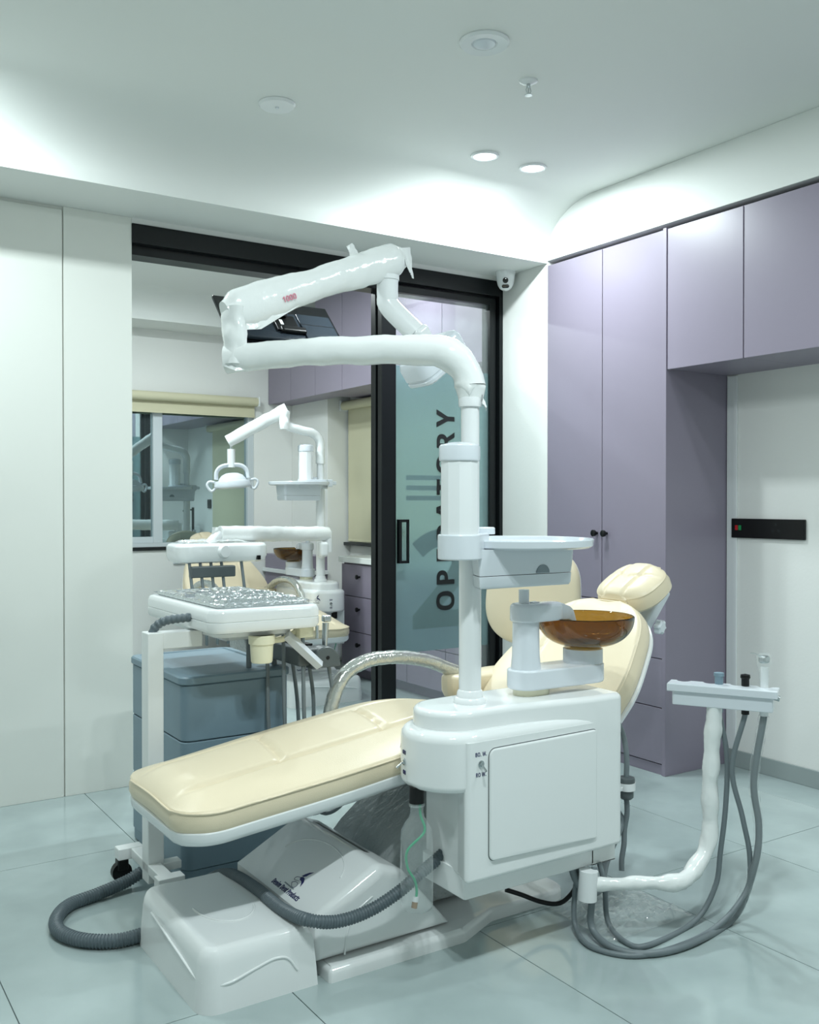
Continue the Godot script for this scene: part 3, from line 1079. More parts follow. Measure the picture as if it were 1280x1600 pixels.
	var btop := func(a: float, b: float, u: float, v: float) -> float:
		var e := (1.0 - pow(absf(v), 3.5)) * sup(u, 0.16, 0.16)
		var h := 0.02 + 0.03 * e - 0.02 * (1.0 - v * v)
		h -= crease(absf(b) - 0.13, 0.006, 0.009) * e
		return h
	var back := part("backrest", mb().pad(60, 60, bplan, btop, [[0.004, 0.006], [0.003, 0.01], [0.01, 0.03], [0.01, 0.055], [0.0, 0.07]], bxf), M.leather, t)
	var bedge := []
	for sgn in [1.0, -1.0]:
		var row := []
		for i in 61:
			var u := i / 60.0
			var q: Vector2 = bplan.call(u, sgn)
			row.append(bxf * Vector3(q.x, btop.call(q.x, q.y, u, 1.0) - 0.008, q.y + 0.004 * sgn))
		if sgn < 0:
			row.reverse()
		bedge.append_array(row)
	part("piping", mb().tube(bedge, 0.0025, 6), M.leather, back)
	var bshell := func(a: float, b: float, u: float, v: float) -> float:
		return -0.052
	part("backrest_shell", mb().pad(40, 24, bplan, bshell, [[0.008, 0.004], [0.006, 0.014], [-0.02, 0.03], [-0.06, 0.04]], bxf), M.white_plastic, t)
	# headrest
	var hn := Vector3(-0.52, 0.85, 0).normalized()
	var hu := Vector3(0.85, 0.52, 0).normalized()
	var hxf := Transform3D(Basis(hu, hn, Vector3(0, 0, 1)), Vector3(0.955, 0.865, -0.05))
	var hplan := func(u: float, v: float) -> Vector2:
		var a := lerpf(0.0, 0.2, u)
		return Vector2(a, v * 0.125 * maxf(0.45, sup(u, 0.5, 0.5)))
	var htop := func(a: float, b: float, u: float, v: float) -> float:
		var e := (1.0 - pow(absf(v), 3.0)) * sup(u, 0.3, 0.3)
		var h := 0.028 * e
		h -= crease(absf(b) - 0.045, 0.009, 0.007) * e
		h -= crease(a - 0.1 - absf(b) * 0.3, 0.006, 0.007) * e
		return h
	var head := part("headrest", mb().pad(40, 48, hplan, htop, [[0.004, 0.005], [0.003, 0.009], [0.01, 0.03], [0.008, 0.055], [-0.01, 0.07]], hxf), M.leather, t)
	var hedge := []
	for sgn in [1.0, -1.0]:
		var row := []
		for i in 41:
			var u := i / 40.0
			var q: Vector2 = hplan.call(u, sgn)
			row.append(hxf * Vector3(q.x, htop.call(q.x, q.y, u, 1.0) - 0.007, q.y + 0.004 * sgn))
		if sgn < 0:
			row.reverse()
		hedge.append_array(row)
	part("piping", mb().tube(hedge, 0.0022, 6), M.leather, head)
	part("headrest_arm", mb().box(Vector3(1.125, 0.79, -0.05), Vector3(0.24, 0.045, 0.07), 0.012, 3, Basis(Vector3.BACK, 0.88)) \
		.box(Vector3(0.99, 0.73, -0.05), Vector3(0.14, 0.03, 0.06), 0.008, 2, Basis(Vector3.BACK, 0.75)), M.cool_plastic, t)
	var kx := lying(Vector3(1.135, 0.755, -0.012), Vector3(0.2, -0.1, 1))
	var gear := PackedVector2Array()
	for k in 24:
		var rr := 0.027 if (k / 2) % 2 == 0 else 0.021
		gear.append(Vector2.from_angle(TAU * k / 24) * rr)
	part("headrest_knob", mb().prism(gear, [[0.004, 0.0], [0.0, 0.004], [0.0, 0.022], [0.005, 0.027]], kx), M.cool_plastic, t)
	# far armrest: wrapped tube and short pad
	armrest(t, -0.37)
	return t

func armrest(t: Node3D, z: float) -> void:
	var tubep := smooth([Vector3(-0.01, 0.44, z + 0.025), Vector3(0.0, 0.53, z + 0.005), Vector3(0.05, 0.625, z - 0.005), Vector3(0.14, 0.668, z - 0.01), Vector3(0.26, 0.672, z - 0.01), Vector3(0.38, 0.65, z - 0.01), Vector3(0.47, 0.615, z - 0.005), Vector3(0.56, 0.58, z)], 0.01)
	var arm := part("armrest", mb().pad(30, 20, func(u: float, v: float) -> Vector2: return Vector2(lerpf(0.46, 0.78, u), z + v * 0.05 * maxf(0.3, sup(u, 0.2, 0.15))), func(_a: float, _b: float, u: float, v: float) -> float: return 0.585 + 0.012 * (1.0 - pow(absf(v), 3.0)) * sup(u, 0.15, 0.1), [[0.003, 0.005], [0.004, 0.02], [0.003, 0.05], [-0.006, 0.07]]), M.leather, t)
	part("armrest_tube", mb().tube(tubep, 0.0235, 18, [dn, 0.0025, 45.0]), M.film_over_tube, arm)

# bird-and-tooth emblem with the maker's words under it; local x = reading direction, y = up
func emblem(parent: Node3D, xf: Transform3D, w: float, words := true) -> void:
	var s := w / 100.0
	var flat := Transform3D(Basis(Vector3.RIGHT * s, Vector3.BACK * s * 0.5, Vector3.UP * s), Vector3.ZERO)
	var up := func(pts: Array) -> MB:
		return mb().prism(PackedVector2Array(pts), [[0.0, -0.6], [0.0, 0.9]], xf * flat, 20.0)
	var wing := []
	for q in [[2, 40], [8, 52], [16, 62], [30, 70], [22, 56], [20, 48], [12, 41]]:
		wing.append(Vector2(q[0] - 8, q[1]))
	var head := []
	for q in [[-6, 34], [4, 40], [16, 38], [28, 28], [34, 10], [24, 20], [14, 26], [4, 26]]:
		head.append(Vector2(q[0], q[1]))
	var e := part("emblem", up.call(wing), M.navy_print, parent)
	part("emblem_body", up.call(head), M.navy_print, e)
	var ring := func(pts: Array, r: float) -> MB:
		var q := []
		for p in pts:
			q.append((xf * flat) * Vector3(p[0], 0.4, p[1]))
		return mb().tube(smooth(q, 0.002), r, 6)
	part("emblem_outline", ring.call([[-8, 34], [-22, 28], [-20, 18], [-4, 20], [4, 22]], w * 0.007), M.navy_print, e)
	part("emblem_outline", ring.call([[-16, 6], [-6, 14], [10, 14], [18, 6], [14, -4], [2, -4], [-14, 5]], w * 0.007), M.navy_print, e)
	part("emblem_line", mb().prism(PackedVector2Array([Vector2(-42, -4), Vector2(22, -6), Vector2(22, -10), Vector2(-42, -8)]), [[0.0, -0.6], [0.0, 0.8]], xf * flat, 20.0), M.grey_print, e)
	if words:
		var tm := text_mesh("Denim Dent Products", w * 0.16, 0.0008)
		part("lettering", mb().add_mesh(tm, xf * Transform3D(Basis().scaled(Vector3(0.78, 1.15, 1)), Vector3(-0.06 * w, -0.23 * w, 0.0))), M.navy_print, e)

# ------------------------------------------------------------------ dental unit
func build_unit(fr: Transform3D, tray_h: float, tray_turn: float, label: String, is_near: bool) -> void:
	var t := thing("dental_unit", label, "dental unit", Vector3(0.2, 0.19, 0.35), fr, "dental unit cabinets")
	# cabinet: rounded drum end above, recessed body below, low plinth
	var drum := stadium(Vector2(-0.034, 0.35), Vector2(0.34, 0.35), 0.13, 0.13, 16)
	drum = PackedVector2Array()
	for k in 25:
		drum.append(Vector2(-0.034, 0.35) + Vector2.from_angle(PI / 2 + PI * k / 24) * 0.13)
	for q in round_poly([Vector2(0.1, 0.22), Vector2(0.472, 0.22), Vector2(0.472, 0.48), Vector2(0.1, 0.48)], [0.0, 0.03, 0.03, 0.0], 6):
		drum.append(q)
	var lower := round_poly([Vector2(-0.08, 0.4806), Vector2(0.4726, 0.4806), Vector2(0.4726, 0.222), Vector2(-0.03, 0.222), Vector2(-0.045, 0.33), Vector2(-0.06, 0.42)], [0.012, 0.03, 0.03, 0.02, 0.06, 0.06], 5)
	var body := mb().prism(drum, slab(0.472, 0.622, 0.018, 0.026, 4), Transform3D(), 45.0)
	body.prism(lower, slab(0.247, 0.60, 0.012, 0.0, 4), Transform3D(), 45.0)
	var step := PackedVector2Array()
	for k in 25:
		step.append(Vector2(-0.028, 0.345) + Vector2.from_angle(PI / 2 + PI * k / 24) * 0.10)
	for q in round_poly([Vector2(0.1, 0.235), Vector2(0.4728, 0.226), Vector2(0.4728, 0.4808), Vector2(0.36, 0.4808), Vector2(0.1, 0.447)], [0.0, 0.03, 0.03, 0.1, 0.0], 6):
		step.append(q)
	var cab := part("cabinet", body, M.white_gloss, t)
	part("cabinet_top", mb().prism(step, slab(0.56, 0.67, 0.0, 0.016, 4), Transform3D(), 45.0), M.white_gloss, t)
	var xy := Transform3D(Basis(Vector3.RIGHT, Vector3.BACK, Vector3.UP), Vector3.ZERO)
	var panel := round_poly([Vector2(-0.008, 0.296), Vector2(0.36, 0.286), Vector2(0.36, 0.582), Vector2(-0.008, 0.578)], [0.016, 0.01, 0.01, 0.02], 5)
	part("front_panel", mb().prism(panel, [[0.004, 0.470], [0.004, 0.4805], [0.0, 0.4812], [0.0, 0.485], [0.003, 0.4875]], xy, 40.0), M.white_gloss, cab)
	part("panel_gap", mb().prism(MB.inset(panel, -0.002), [[0.0, 0.47], [0.0, 0.4809]], xy), M.dark_grey, cab)
	part("plinth", mb().prism(rect(-0.055, 0.40, 0.245, 0.44, 0.01), slab(0.19, 0.26, 0.006, 0.0)), M.white_gloss, t)
	# open square channel at the end of the plinth
	var ch := mb()
	ch.box(Vector3(0.43, 0.192, 0.39), Vector3(0.09, 0.004, 0.1), 0.001).box(Vector3(0.43, 0.22, 0.342), Vector3(0.09, 0.06, 0.004), 0.001).box(Vector3(0.43, 0.22, 0.438), Vector3(0.09, 0.06, 0.004), 0.001).box(Vector3(0.43, 0.246, 0.39), Vector3(0.09, 0.004, 0.1), 0.001)
	part("channel", ch, M.white_metal, t)
	# switches and their lettering
	for q in [[-1.02, "OFF", "ON"], [0.18, "BO. W.", "RO W."]]:
		var p: Vector3
		var nn: Vector3
		if q[0] < -0.5:
			nn = Vector3(-0.974, 0, -0.18).normalized()
			p = Vector3(-0.034, 0.535, 0.35) + nn * 0.13
		else:
			nn = Vector3(0, 0, 1)
			p = Vector3(-0.033, 0.545, 0.48)
		var xf := lying(p, nn)
		var sw := part("switch_nut", mb().lathe([Vector2(0.0, 0.0), Vector2(0.009, 0.0), Vector2(0.009, 0.003), Vector2(0.006, 0.003), Vector2(0.006, 0.006), Vector2(0.0, 0.006)], 14, xf), M.chrome, t)
		part("switch_lever", mb().tube([p + nn * 0.004, p + nn * 0.022 + Vector3(0, -0.014, 0)], [0.002, 0.0032], 10), M.chrome, sw)
		var tb := Basis(Vector3.UP.cross(nn).normalized(), Vector3.UP, nn)
		for e in 2:
			part("lettering", mb().add_mesh(text_mesh(q[1 + e], 0.0105, 0.001), Transform3D(tb.scaled_local(Vector3(0.8, 1, 1)), p + Vector3(0, (0.024 if e == 0 else -0.027), 0) + nn * 0.0006)), M.navy_print, sw)
	# maker's emblem round the side of the drum
	var ln := Vector3(-0.62, 0, -0.78).normalized()
	emblem(t, Transform3D(Basis(Vector3.UP.cross(ln).normalized(), Vector3.UP, ln), Vector3(-0.034, 0.545, 0.35) + ln * 0.1305), 0.07, false)
	# post with flange
	var px := Transform3D(Basis(), Vector3(0.03, 0, 0.35))
	part("post", mb().lathe([Vector2(0.0, 0.668), Vector2(0.043, 0.668), Vector2(0.044, 0.676), Vector2(0.04, 0.684), Vector2(0.036, 0.686), Vector2(0.034, 0.70), Vector2(0.0295, 0.705), Vector2(0.0295, tray_h), Vector2(0.0245, tray_h + 0.01), Vector2(0.0245, 1.47), Vector2(0.0, 1.47)], 28, px), M.white_plastic, t)
	# tray round its bracket
	var b0 := Vector2(0.03, 0.35)
	var cup := Vector2(-0.052, 0.415)
	var tc := Vector2(0.198, 0.35)
	if not is_near:
		cup = Vector2(0.03, 0.24)
		tc = Vector2(0.03, 0.19)
	var br := mb().prism(stadium(cup, b0, 0.056, 0.05), slab(tray_h - 0.04, tray_h + 0.024, 0.004, 0.004), Transform3D(), 40.0)
	br.prism(stadium(b0, tc, 0.05, 0.09), slab(tray_h - 0.035, tray_h - 0.012, 0.003, 0.002), Transform3D(), 40.0)
	var bracket := part("tray_bracket", br, M.cool_plastic, t)
	part("bracket_knob", mb().lathe([Vector2(0.0, tray_h + 0.02), Vector2(0.026, tray_h + 0.02), Vector2(0.026, tray_h + 0.036), Vector2(0.022, tray_h + 0.039), Vector2(0.0, tray_h + 0.039)], 20, Transform3D(Basis(), Vector3(0.085 if is_near else 0.03, 0, 0.345 if is_near else 0.30))), M.cool_plastic, bracket)
	var tx := Transform3D(Basis(), Vector3(tc.x, tray_h, tc.y))
	part("tray", mb().lathe([Vector2(0.0, -0.012), Vector2(0.15, -0.016), Vector2(0.19, -0.018), Vector2(0.2, -0.012), Vector2(0.202, 0.004), Vector2(0.2, 0.007), Vector2(0.194, 0.006), Vector2(0.188, -0.004), Vector2(0.0, -0.006)], 56, tx), M.cool_plastic, t)
	if not is_near:
		part("post_clamp", mb().box(Vector3(0.03, tray_h, 0.41), Vector3(0.045, 0.05, 0.05), 0.006).box(Vector3(0.03, tray_h, 0.45), Vector3(0.02, 0.025, 0.04), 0.005), M.cool_plastic, bracket)
	# box under the tray with a lid line and thumb notch
	var hb := tray_h - 0.016
	var xyb := [[0.0, hb], [0.004, hb - 0.04], [0.008, hb - 0.064]]
	var poly := round_poly([Vector2(-0.02, 0.45), Vector2(0.315, 0.45), Vector2(0.335, 0.27), Vector2(0.06, 0.27)], [0.01, 0.02, 0.02, 0.02], 4)
	var tray_xf := Transform3D()
	if not is_near:
		tray_xf = Transform3D(Basis(Vector3.UP, PI / 2), Vector3(0.03, 0, 0.35)) * Transform3D(Basis(), Vector3(-0.03, 0, -0.35))
	var ub := part("under_box", mb().prism(poly, [[0.0, hb], [0.004, hb - 0.045], [0.007, hb - 0.068]], tray_xf, 40.0), M.cool_plastic, t)
	part("under_box_lid", mb().prism(MB.inset(poly, 0.006), [[0.0, hb - 0.0695], [0.002, hb - 0.095], [0.007, hb - 0.102]], tray_xf, 40.0), M.cool_plastic, ub)
	var notch := PackedVector2Array()
	for k in 13:
		notch.append(Vector2(0.2, hb - 0.066) + Vector2.from_angle(PI * k / 12) * 0.022)
	part("thumb_notch", mb().prism(notch, [[0.0, 0.43], [0.0, 0.4475]], tray_xf * xy), M.grey_print, ub)
	# cup dispenser
	var cd := PackedVector2Array()
	for k in 20:
		cd.append(cup + Vector2.from_angle(TAU * k / 20) * (0.0475 if k % 2 == 0 else 0.0485))
	part("cup_dispenser", mb().prism(cd, [[0.0, tray_h + 0.02], [0.0, tray_h + 0.22]], Transform3D(), 12.0), M.white_plastic, t)
	part("dispenser_cap", mb().lathe([Vector2(0.0, 0.0), Vector2(0.051, 0.0), Vector2(0.0525, 0.004), Vector2(0.0525, 0.036), Vector2(0.049, 0.041), Vector2(0.025, 0.047), Vector2(0.0, 0.049)], 32, Transform3D(Basis(), Vector3(cup.x, tray_h + 0.21, cup.y))), M.cool_plastic, t)
	# spittoon arm
	var c0 := Vector2(0.222, 0.35)
	var c1 := Vector2(0.435, 0.35)
	part("spittoon_foot", mb().prism(stadium(c0, Vector2(0.26, 0.35), 0.036), slab(0.664, 0.69, 0.0, 0.0)), M.cream, t)
	part("spittoon_arm", mb().prism(stadium(c0, c1, 0.052, 0.06), slab(0.688, 0.742, 0.006, 0.006), Transform3D(), 40.0), M.cool_plastic, t)
	part("spittoon_column", mb().prism(stadium(c0 + Vector2(-0.003, 0), c0 + Vector2(0.003, 0), 0.036), [[-0.004, 0.735], [0.0, 0.78], [0.002, 0.9]], Transform3D(), 40.0), M.cool_plastic, t)
	var sp := part("spout_arm", mb().prism(stadium(c0, c0 + Vector2(0.085, 0.012), 0.044, 0.03), slab(0.872, 0.922, 0.006, 0.012), Transform3D(), 40.0), M.cool_plastic, t)
	var spf := round_poly([Vector2(0.27, 0.92), Vector2(0.325, 0.92), Vector2(0.365, 0.905), Vector2(0.381, 0.86), Vector2(0.373, 0.858), Vector2(0.352, 0.872), Vector2(0.27, 0.874)], [0.0, 0.03, 0.03, 0.0, 0.0, 0.02, 0.0], 5)
	part("spout", mb().prism(spf, slab(0.335, 0.386, 0.004, 0.004, 2), xy, 35.0), M.cool_plastic, sp)
	part("cup_filler", mb().tube([Vector3(0.215, 0.915, 0.35), Vector3(0.215, 0.96, 0.35)], 0.0145, 14), M.cool_plastic, sp)
	part("button", mb().lathe([Vector2(0.0, 0.0), Vector2(0.014, 0.0), Vector2(0.014, 0.006), Vector2(0.0, 0.009)], 14, Transform3D(Basis(), Vector3(0.25, 0.918, 0.353))), M.cool_plastic, sp)
	part("bowl_seat", mb().lathe([Vector2(0.0, 0.735), Vector2(0.055, 0.735), Vector2(0.057, 0.74), Vector2(0.057, 0.781), Vector2(0.05, 0.784), Vector2(0.0, 0.784)], 32, Transform3D(Basis(), Vector3(c1.x, 0, c1.y))), M.cool_plastic, t)
	# amber bowl, lifted out for cleaning: its own thing
	var bw := thing("spittoon_bowl", "amber brown glass bowl on the dental unit arm beside the near chair" if is_near else "amber brown glass bowl of the dental unit in the far operatory", "bowl", Vector3(c1.x, 0.784, c1.y), fr, "amber spittoon bowls")
	var outer := []
	var inner := []
	for k in 15:
		var f := k / 14.0
		var a := f * PI / 2
		outer.append(Vector2(0.046 + 0.094 * sin(a), 0.788 + 0.082 * (1.0 - cos(a))))
		inner.append(Vector2(0.042 + 0.093 * sin(a), 0.794 + 0.077 * (1.0 - cos(a))))
	inner.reverse()
	var pr := [Vector2(0.0, 0.785), Vector2(0.042, 0.785)] + outer + [Vector2(0.1405, 0.873), Vector2(0.138, 0.875)] + inner + [Vector2(0.02, 0.793), Vector2(0.0, 0.793)]
	part("glass_shell", mb().lathe(pr, 56, Transform3D(Basis(), Vector3(c1.x + 0.008, 0, c1.y)), 50.0), M.amber_glass, bw)
	# water bottle screwed under the drum
	var wb := thing("water_bottle", "clear plastic bottle with green tube hanging under near dental unit" if is_near else "clear plastic bottle with green tube under far dental unit", "bottle", Vector3(-0.146, 0.165, 0.36), fr, "clear water bottles")
	var bo := Transform3D(Basis(), Vector3(-0.146, 0, 0.36))
	part("cap", mb().lathe([Vector2(0.0, 0.478), Vector2(0.0195, 0.478), Vector2(0.0195, 0.436), Vector2(0.0, 0.436)], 24, bo), M.black_plastic, wb)
	part("bottle", mb().lathe([Vector2(0.0, 0.166), Vector2(0.026, 0.163), Vector2(0.038, 0.168), Vector2(0.042, 0.18), Vector2(0.042, 0.345), Vector2(0.04, 0.365), Vector2(0.03, 0.385), Vector2(0.02, 0.398), Vector2(0.0165, 0.41), Vector2(0.0165, 0.44), Vector2(0.0, 0.44)], 36, bo, 60.0), M.bottle_plastic, wb)
	part("collar", mb().lathe([Vector2(0.016, 0.428), Vector2(0.0205, 0.428), Vector2(0.0205, 0.433), Vector2(0.016, 0.433)], 24, bo, 38.0, true), M.bottle_plastic, wb)
	var gt := smooth([Vector3(-0.1400, 0.44, 0.3650), Vector3(-0.1400, 0.405, 0.3680), Vector3(-0.136, 0.365, 0.38), Vector3(-0.1750, 0.32, 0.3620), Vector3(-0.1730, 0.275, 0.3580), Vector3(-0.1530, 0.24, 0.3600), Vector3(-0.1460, 0.21, 0.3600), Vector3(-0.1510, 0.188, 0.3620)], 0.006)
	part("green_tube", mb().tube(gt, 0.0034, 10), M.green_tube, wb)
	part("tube_weight", mb().tube([Vector3(-0.1510, 0.192, 0.3620), Vector3(-0.1570, 0.170, 0.3640)], 0.0075, 12), M.brown_stone, wb)
	part("weight_collar", mb().tube([Vector3(-0.1500, 0.197, 0.3620), Vector3(-0.1525, 0.185, 0.3625)], 0.0085, 12), M.white_plastic, wb)

# ------------------------------------------------------------------ operating lights
func lamp_head(parent: Node3D, xf: Transform3D) -> void:
	# local origin at the top of the yoke, -y towards the lens
	part("yoke", mb().tube(smooth([xf * Vector3(-0.105, -0.095, 0), xf * Vector3(-0.095, -0.04, 0), xf * Vector3(-0.05, -0.008, 0), xf * Vector3(0.05, -0.008, 0), xf * Vector3(0.095, -0.04, 0), xf * Vector3(0.105, -0.095, 0)], 0.012), 0.013, 12, [], Vector2(1.0, 1.6)), M.cool_plastic, parent)
	var sq := Transform3D(xf.basis * Basis().scaled(Vector3(1.0, 1.0, 0.72)), xf.origin)
	var h := part("lamp_housing", mb().lathe([Vector2(0.0, -0.055), Vector2(0.04, -0.058), Vector2(0.07, -0.072), Vector2(0.088, -0.095), Vector2(0.092, -0.105), Vector2(0.112, -0.108), Vector2(0.118, -0.118), Vector2(0.122, -0.142), Vector2(0.116, -0.152), Vector2(0.1, -0.156), Vector2(0.0, -0.15)], 40, sq), M.cool_plastic, parent)
	part("lamp_lens", mb().lathe([Vector2(0.0, -0.15), Vector2(0.098, -0.1555), Vector2(0.09, -0.160), Vector2(0.0, -0.162)], 32, sq), M.lamp_lens, h)
	for s in [-1.0, 1.0]:
		part("handle", mb().tube(smooth([xf * Vector3(s * 0.108, -0.112, 0), xf * Vector3(s * 0.15, -0.106, 0), xf * Vector3(s * 0.165, -0.13, 0), xf * Vector3(s * 0.14, -0.168, 0), xf * Vector3(s * 0.11, -0.15, 0)], 0.01), 0.009, 10), M.cool_plastic, parent)

func build_light_near() -> void:
	var fr := Transform3D(Basis(), Vector3(1.5, 0, -2.4))
	var t := thing("operating_light", "white film-wrapped operating light arm swung over the near dental chair", "dental lamp", Vector3(0.03, 1.45, 0.35), fr, "operating lights")
	var w := [dn, 0.005, 9.0]
	# lower arm: elbow on the post, then level towards the pivot
	var piv := Vector3(-0.455, 0, -0.07)
	var dir := (piv - Vector3(0.03, 0, 0.35)).normalized()
	var lp := [Vector3(0.03, 1.468, 0.35), Vector3(0.03, 1.51, 0.35)]
	for k in 9:
		var a := PI / 2 * k / 8
		lp.append(Vector3(0.03, 1.50, 0.35) + dir * (0.105 * (1 - cos(a))) + Vector3(0, 0.105 * sin(a), 0))
	lp.append(Vector3(0.03, 1.608, 0.35) + dir * 0.25)
	lp.append(Vector3(0.03, 1.606, 0.35) + dir * 0.45)
	lp.append(piv + Vector3(0, 1.592, 0) + dir * 0.03)
	var q := resample(smooth(lp, 0.01), 0.01)
	var rr := []
	for i in q.size():
		var f := float(i) / (q.size() - 1)
		rr.append(0.031 + 0.011 * smoothstep(0.0, 0.08, f) - 0.004 * smoothstep(0.25, 0.5, f) + 0.003 * sin(f * 40.0) * (1.0 - smoothstep(0.2, 0.35, f)))
	var la := part("lower_arm", mb().tube(q, rr, 24, w), M.white_film, t)
	part("arm_collar", mb().lathe([Vector2(0.0, 1.452), Vector2(0.03, 1.452), Vector2(0.031, 1.458), Vector2(0.031, 1.476), Vector2(0.029, 1.48), Vector2(0.0, 1.48)], 26, Transform3D(Basis(), Vector3(0.03, 0, 0.35))), M.white_plastic, la)
	# loose corner of film at the elbow
	flap(la, [Vector3(0.045, 1.50, 0.37), Vector3(0.064, 1.478, 0.362), Vector3(0.062, 1.44, 0.372), Vector3(0.04, 1.462, 0.384)], M.white_film)
	flap(la, [piv + Vector3(-0.02, 1.62, 0.03), piv + Vector3(-0.045, 1.57, 0.01), piv + Vector3(-0.01, 1.555, 0.03), piv + Vector3(0.04, 1.565, 0.045)], M.white_film)
	# pivot
	part("pivot", mb().tube(resample([piv + Vector3(-0.005, 1.575, 0), piv + Vector3(-0.003, 1.74, 0)], 0.012), 0.034, 22, [dn, 0.012, 14.0], Vector2(1.15, 0.9)), M.white_film, t)
	# upper arm, sprung, rising to the lamp
	var a0 := piv + Vector3(-0.03, 1.715, 0.0)
	var a1 := Vector3(0.125, 1.962, -0.135)
	var qq := resample([a0, a1], 0.01)
	var r2 := []
	for i in qq.size():
		var f := float(i) / (qq.size() - 1)
		r2.append((0.047 + 0.004 * sin(f * 9.0)) * (0.62 + 0.38 * smoothstep(0.0, 0.06, f)) * (1.0 - 0.3 * smoothstep(0.95, 1.0, f)))
	var ua := part("upper_arm", mb().tube(qq, r2, 26, [dn, 0.006, 9.0], Vector2(0.8, 1.06)), M.white_film, t)
	flap(ua, [a1 + Vector3(-0.03, 0.02, 0.03), a1 + Vector3(0.02, 0.03, 0.02), a1 + Vector3(0.045, -0.06, 0.0), a1 + Vector3(0.01, -0.05, 0.03)], M.white_film)
	flap(ua, [a0.lerp(a1, 0.68) + Vector3(0, 0.04, 0.0), a0.lerp(a1, 0.73) + Vector3(0.0, 0.05, 0), a0.lerp(a1, 0.70) + Vector3(-0.01, 0.085, 0.005), a0.lerp(a1, 0.68) + Vector3(-0.012, 0.08, 0)], M.white_film)
	flap(ua, [a0.lerp(a1, 0.12) + Vector3(0, -0.03, 0.02), a0.lerp(a1, 0.42) + Vector3(0, -0.04, 0.02), a0.lerp(a1, 0.2) + Vector3(-0.02, -0.085, 0.02), a0.lerp(a1, 0.1) + Vector3(-0.02, -0.07, 0.02)], M.white_film)
	# red figures half hidden on the film
	var ad := (a1 - a0).normalized()
	var fv := (EYE - (fr * a0.lerp(a1, 0.36))).normalized()
	var side := ad.cross(Vector3.UP).normalized() * (1.0 if ad.cross(Vector3.UP).dot(fv) > 0 else -1.0)
	var upv := side.cross(ad).normalized()
	if upv.y < 0:
		upv = -upv
	part("printed_figures", mb().add_mesh(text_mesh("1000", 0.016, 0.001), Transform3D(Basis(ad, upv, side), a0.lerp(a1, 0.285) + side * 0.0405 - upv * 0.014)), M.red_print, ua)
	# drop to the lamp: metal pin, elbow, bracket, head
	var e0 := Vector3(0.068, 1.93, -0.125)
	var e1 := Vector3(0.068, 1.805, -0.125)
	var e2 := Vector3(0.132, 1.715, -0.06)
	part("pin", mb().tube([e0, e0 + Vector3(0, -0.06, 0)], 0.012, 14), M.chrome, t)
	part("elbow", mb().tube(smooth([e0 + Vector3(0, -0.045, 0), e1 + Vector3(0, 0.03, 0), e1 + Vector3(0.006, -0.005, 0.005), e2], 0.008), 0.033, 20), M.white_plastic, t)
	part("elbow_collar", mb().tube([e0 + Vector3(0, -0.048, 0), e0 + Vector3(0, -0.034, 0)], 0.036, 20), M.white_plastic, t)
	var h0 := fr.affine_inverse() * (EYE + ray(642, 590) * 2.93)
	var h1 := fr.affine_inverse() * (EYE + ray(710, 530) * 3.04)
	var hm := (h0 + h1) * 0.5
	var wide := (h1 - h0).normalized()
	var down := (hm - e2)
	down = (down - wide * down.dot(wide)).normalized()
	var hb := Basis(wide, -down, wide.cross(-down))
	part("head_bracket", mb().box(e2 + (hm - e2) * 0.35, Vector3(0.052, 0.10, 0.075), 0.014, 3, hb), M.white_plastic, t)
	var cx := rect(-0.105, 0.105, -0.065, 0.065, 0.035, 6)
	var hou := part("lamp_housing", mb().prism(cx, [[0.03, 0.045], [0.008, 0.036], [0.0, 0.02], [0.0, -0.02], [0.004, -0.024], [0.004, -0.028], [0.0, -0.031], [0.002, -0.04], [0.01, -0.045]], Transform3D(hb, hm), 40.0), M.cool_plastic, t)
	part("lamp_lens", mb().prism(cx, [[0.014, -0.044], [0.016, -0.048], [0.03, -0.05]], Transform3D(hb, hm)), M.lamp_lens, hou)

func flap(parent: Node3D, p: Array, m: Material) -> void:
	# a thin, slightly bent tag of film
	var vs := PackedVector3Array()
	var n: Vector3 = (p[1] - p[0]).cross(p[3] - p[0]).normalized()
	var g := 6
	for s in 2:
		for i in g + 1:
			for j in g + 1:
				var u := float(i) / g
				var v := float(j) / g
				var q: Vector3 = p[0].lerp(p[1], u).lerp(p[3].lerp(p[2], u), v)
				vs.append(q + n * (0.012 * dn.get_noise_3d(q.x * 30, q.y * 30, q.z * 30) + (0.0006 if s == 0 else -0.0006)))
	var ts := PackedInt32Array()
	var w := g + 1
	for i in g:
		for j in g:
			var k := i * w + j
			ts.append_array([k, k + 1, k + w + 1, k, k + w + 1, k + w])
			var o := w * w + k
			ts.append_array([o, o + w + 1, o + 1, o, o + w, o + w + 1])
	part("loose_film", mb_piece(vs, ts), m, parent)

func mb_piece(vs: PackedVector3Array, ts: PackedInt32Array) -> MB:
	var b := mb()
	b.piece(vs, ts, 60.0)
	return b

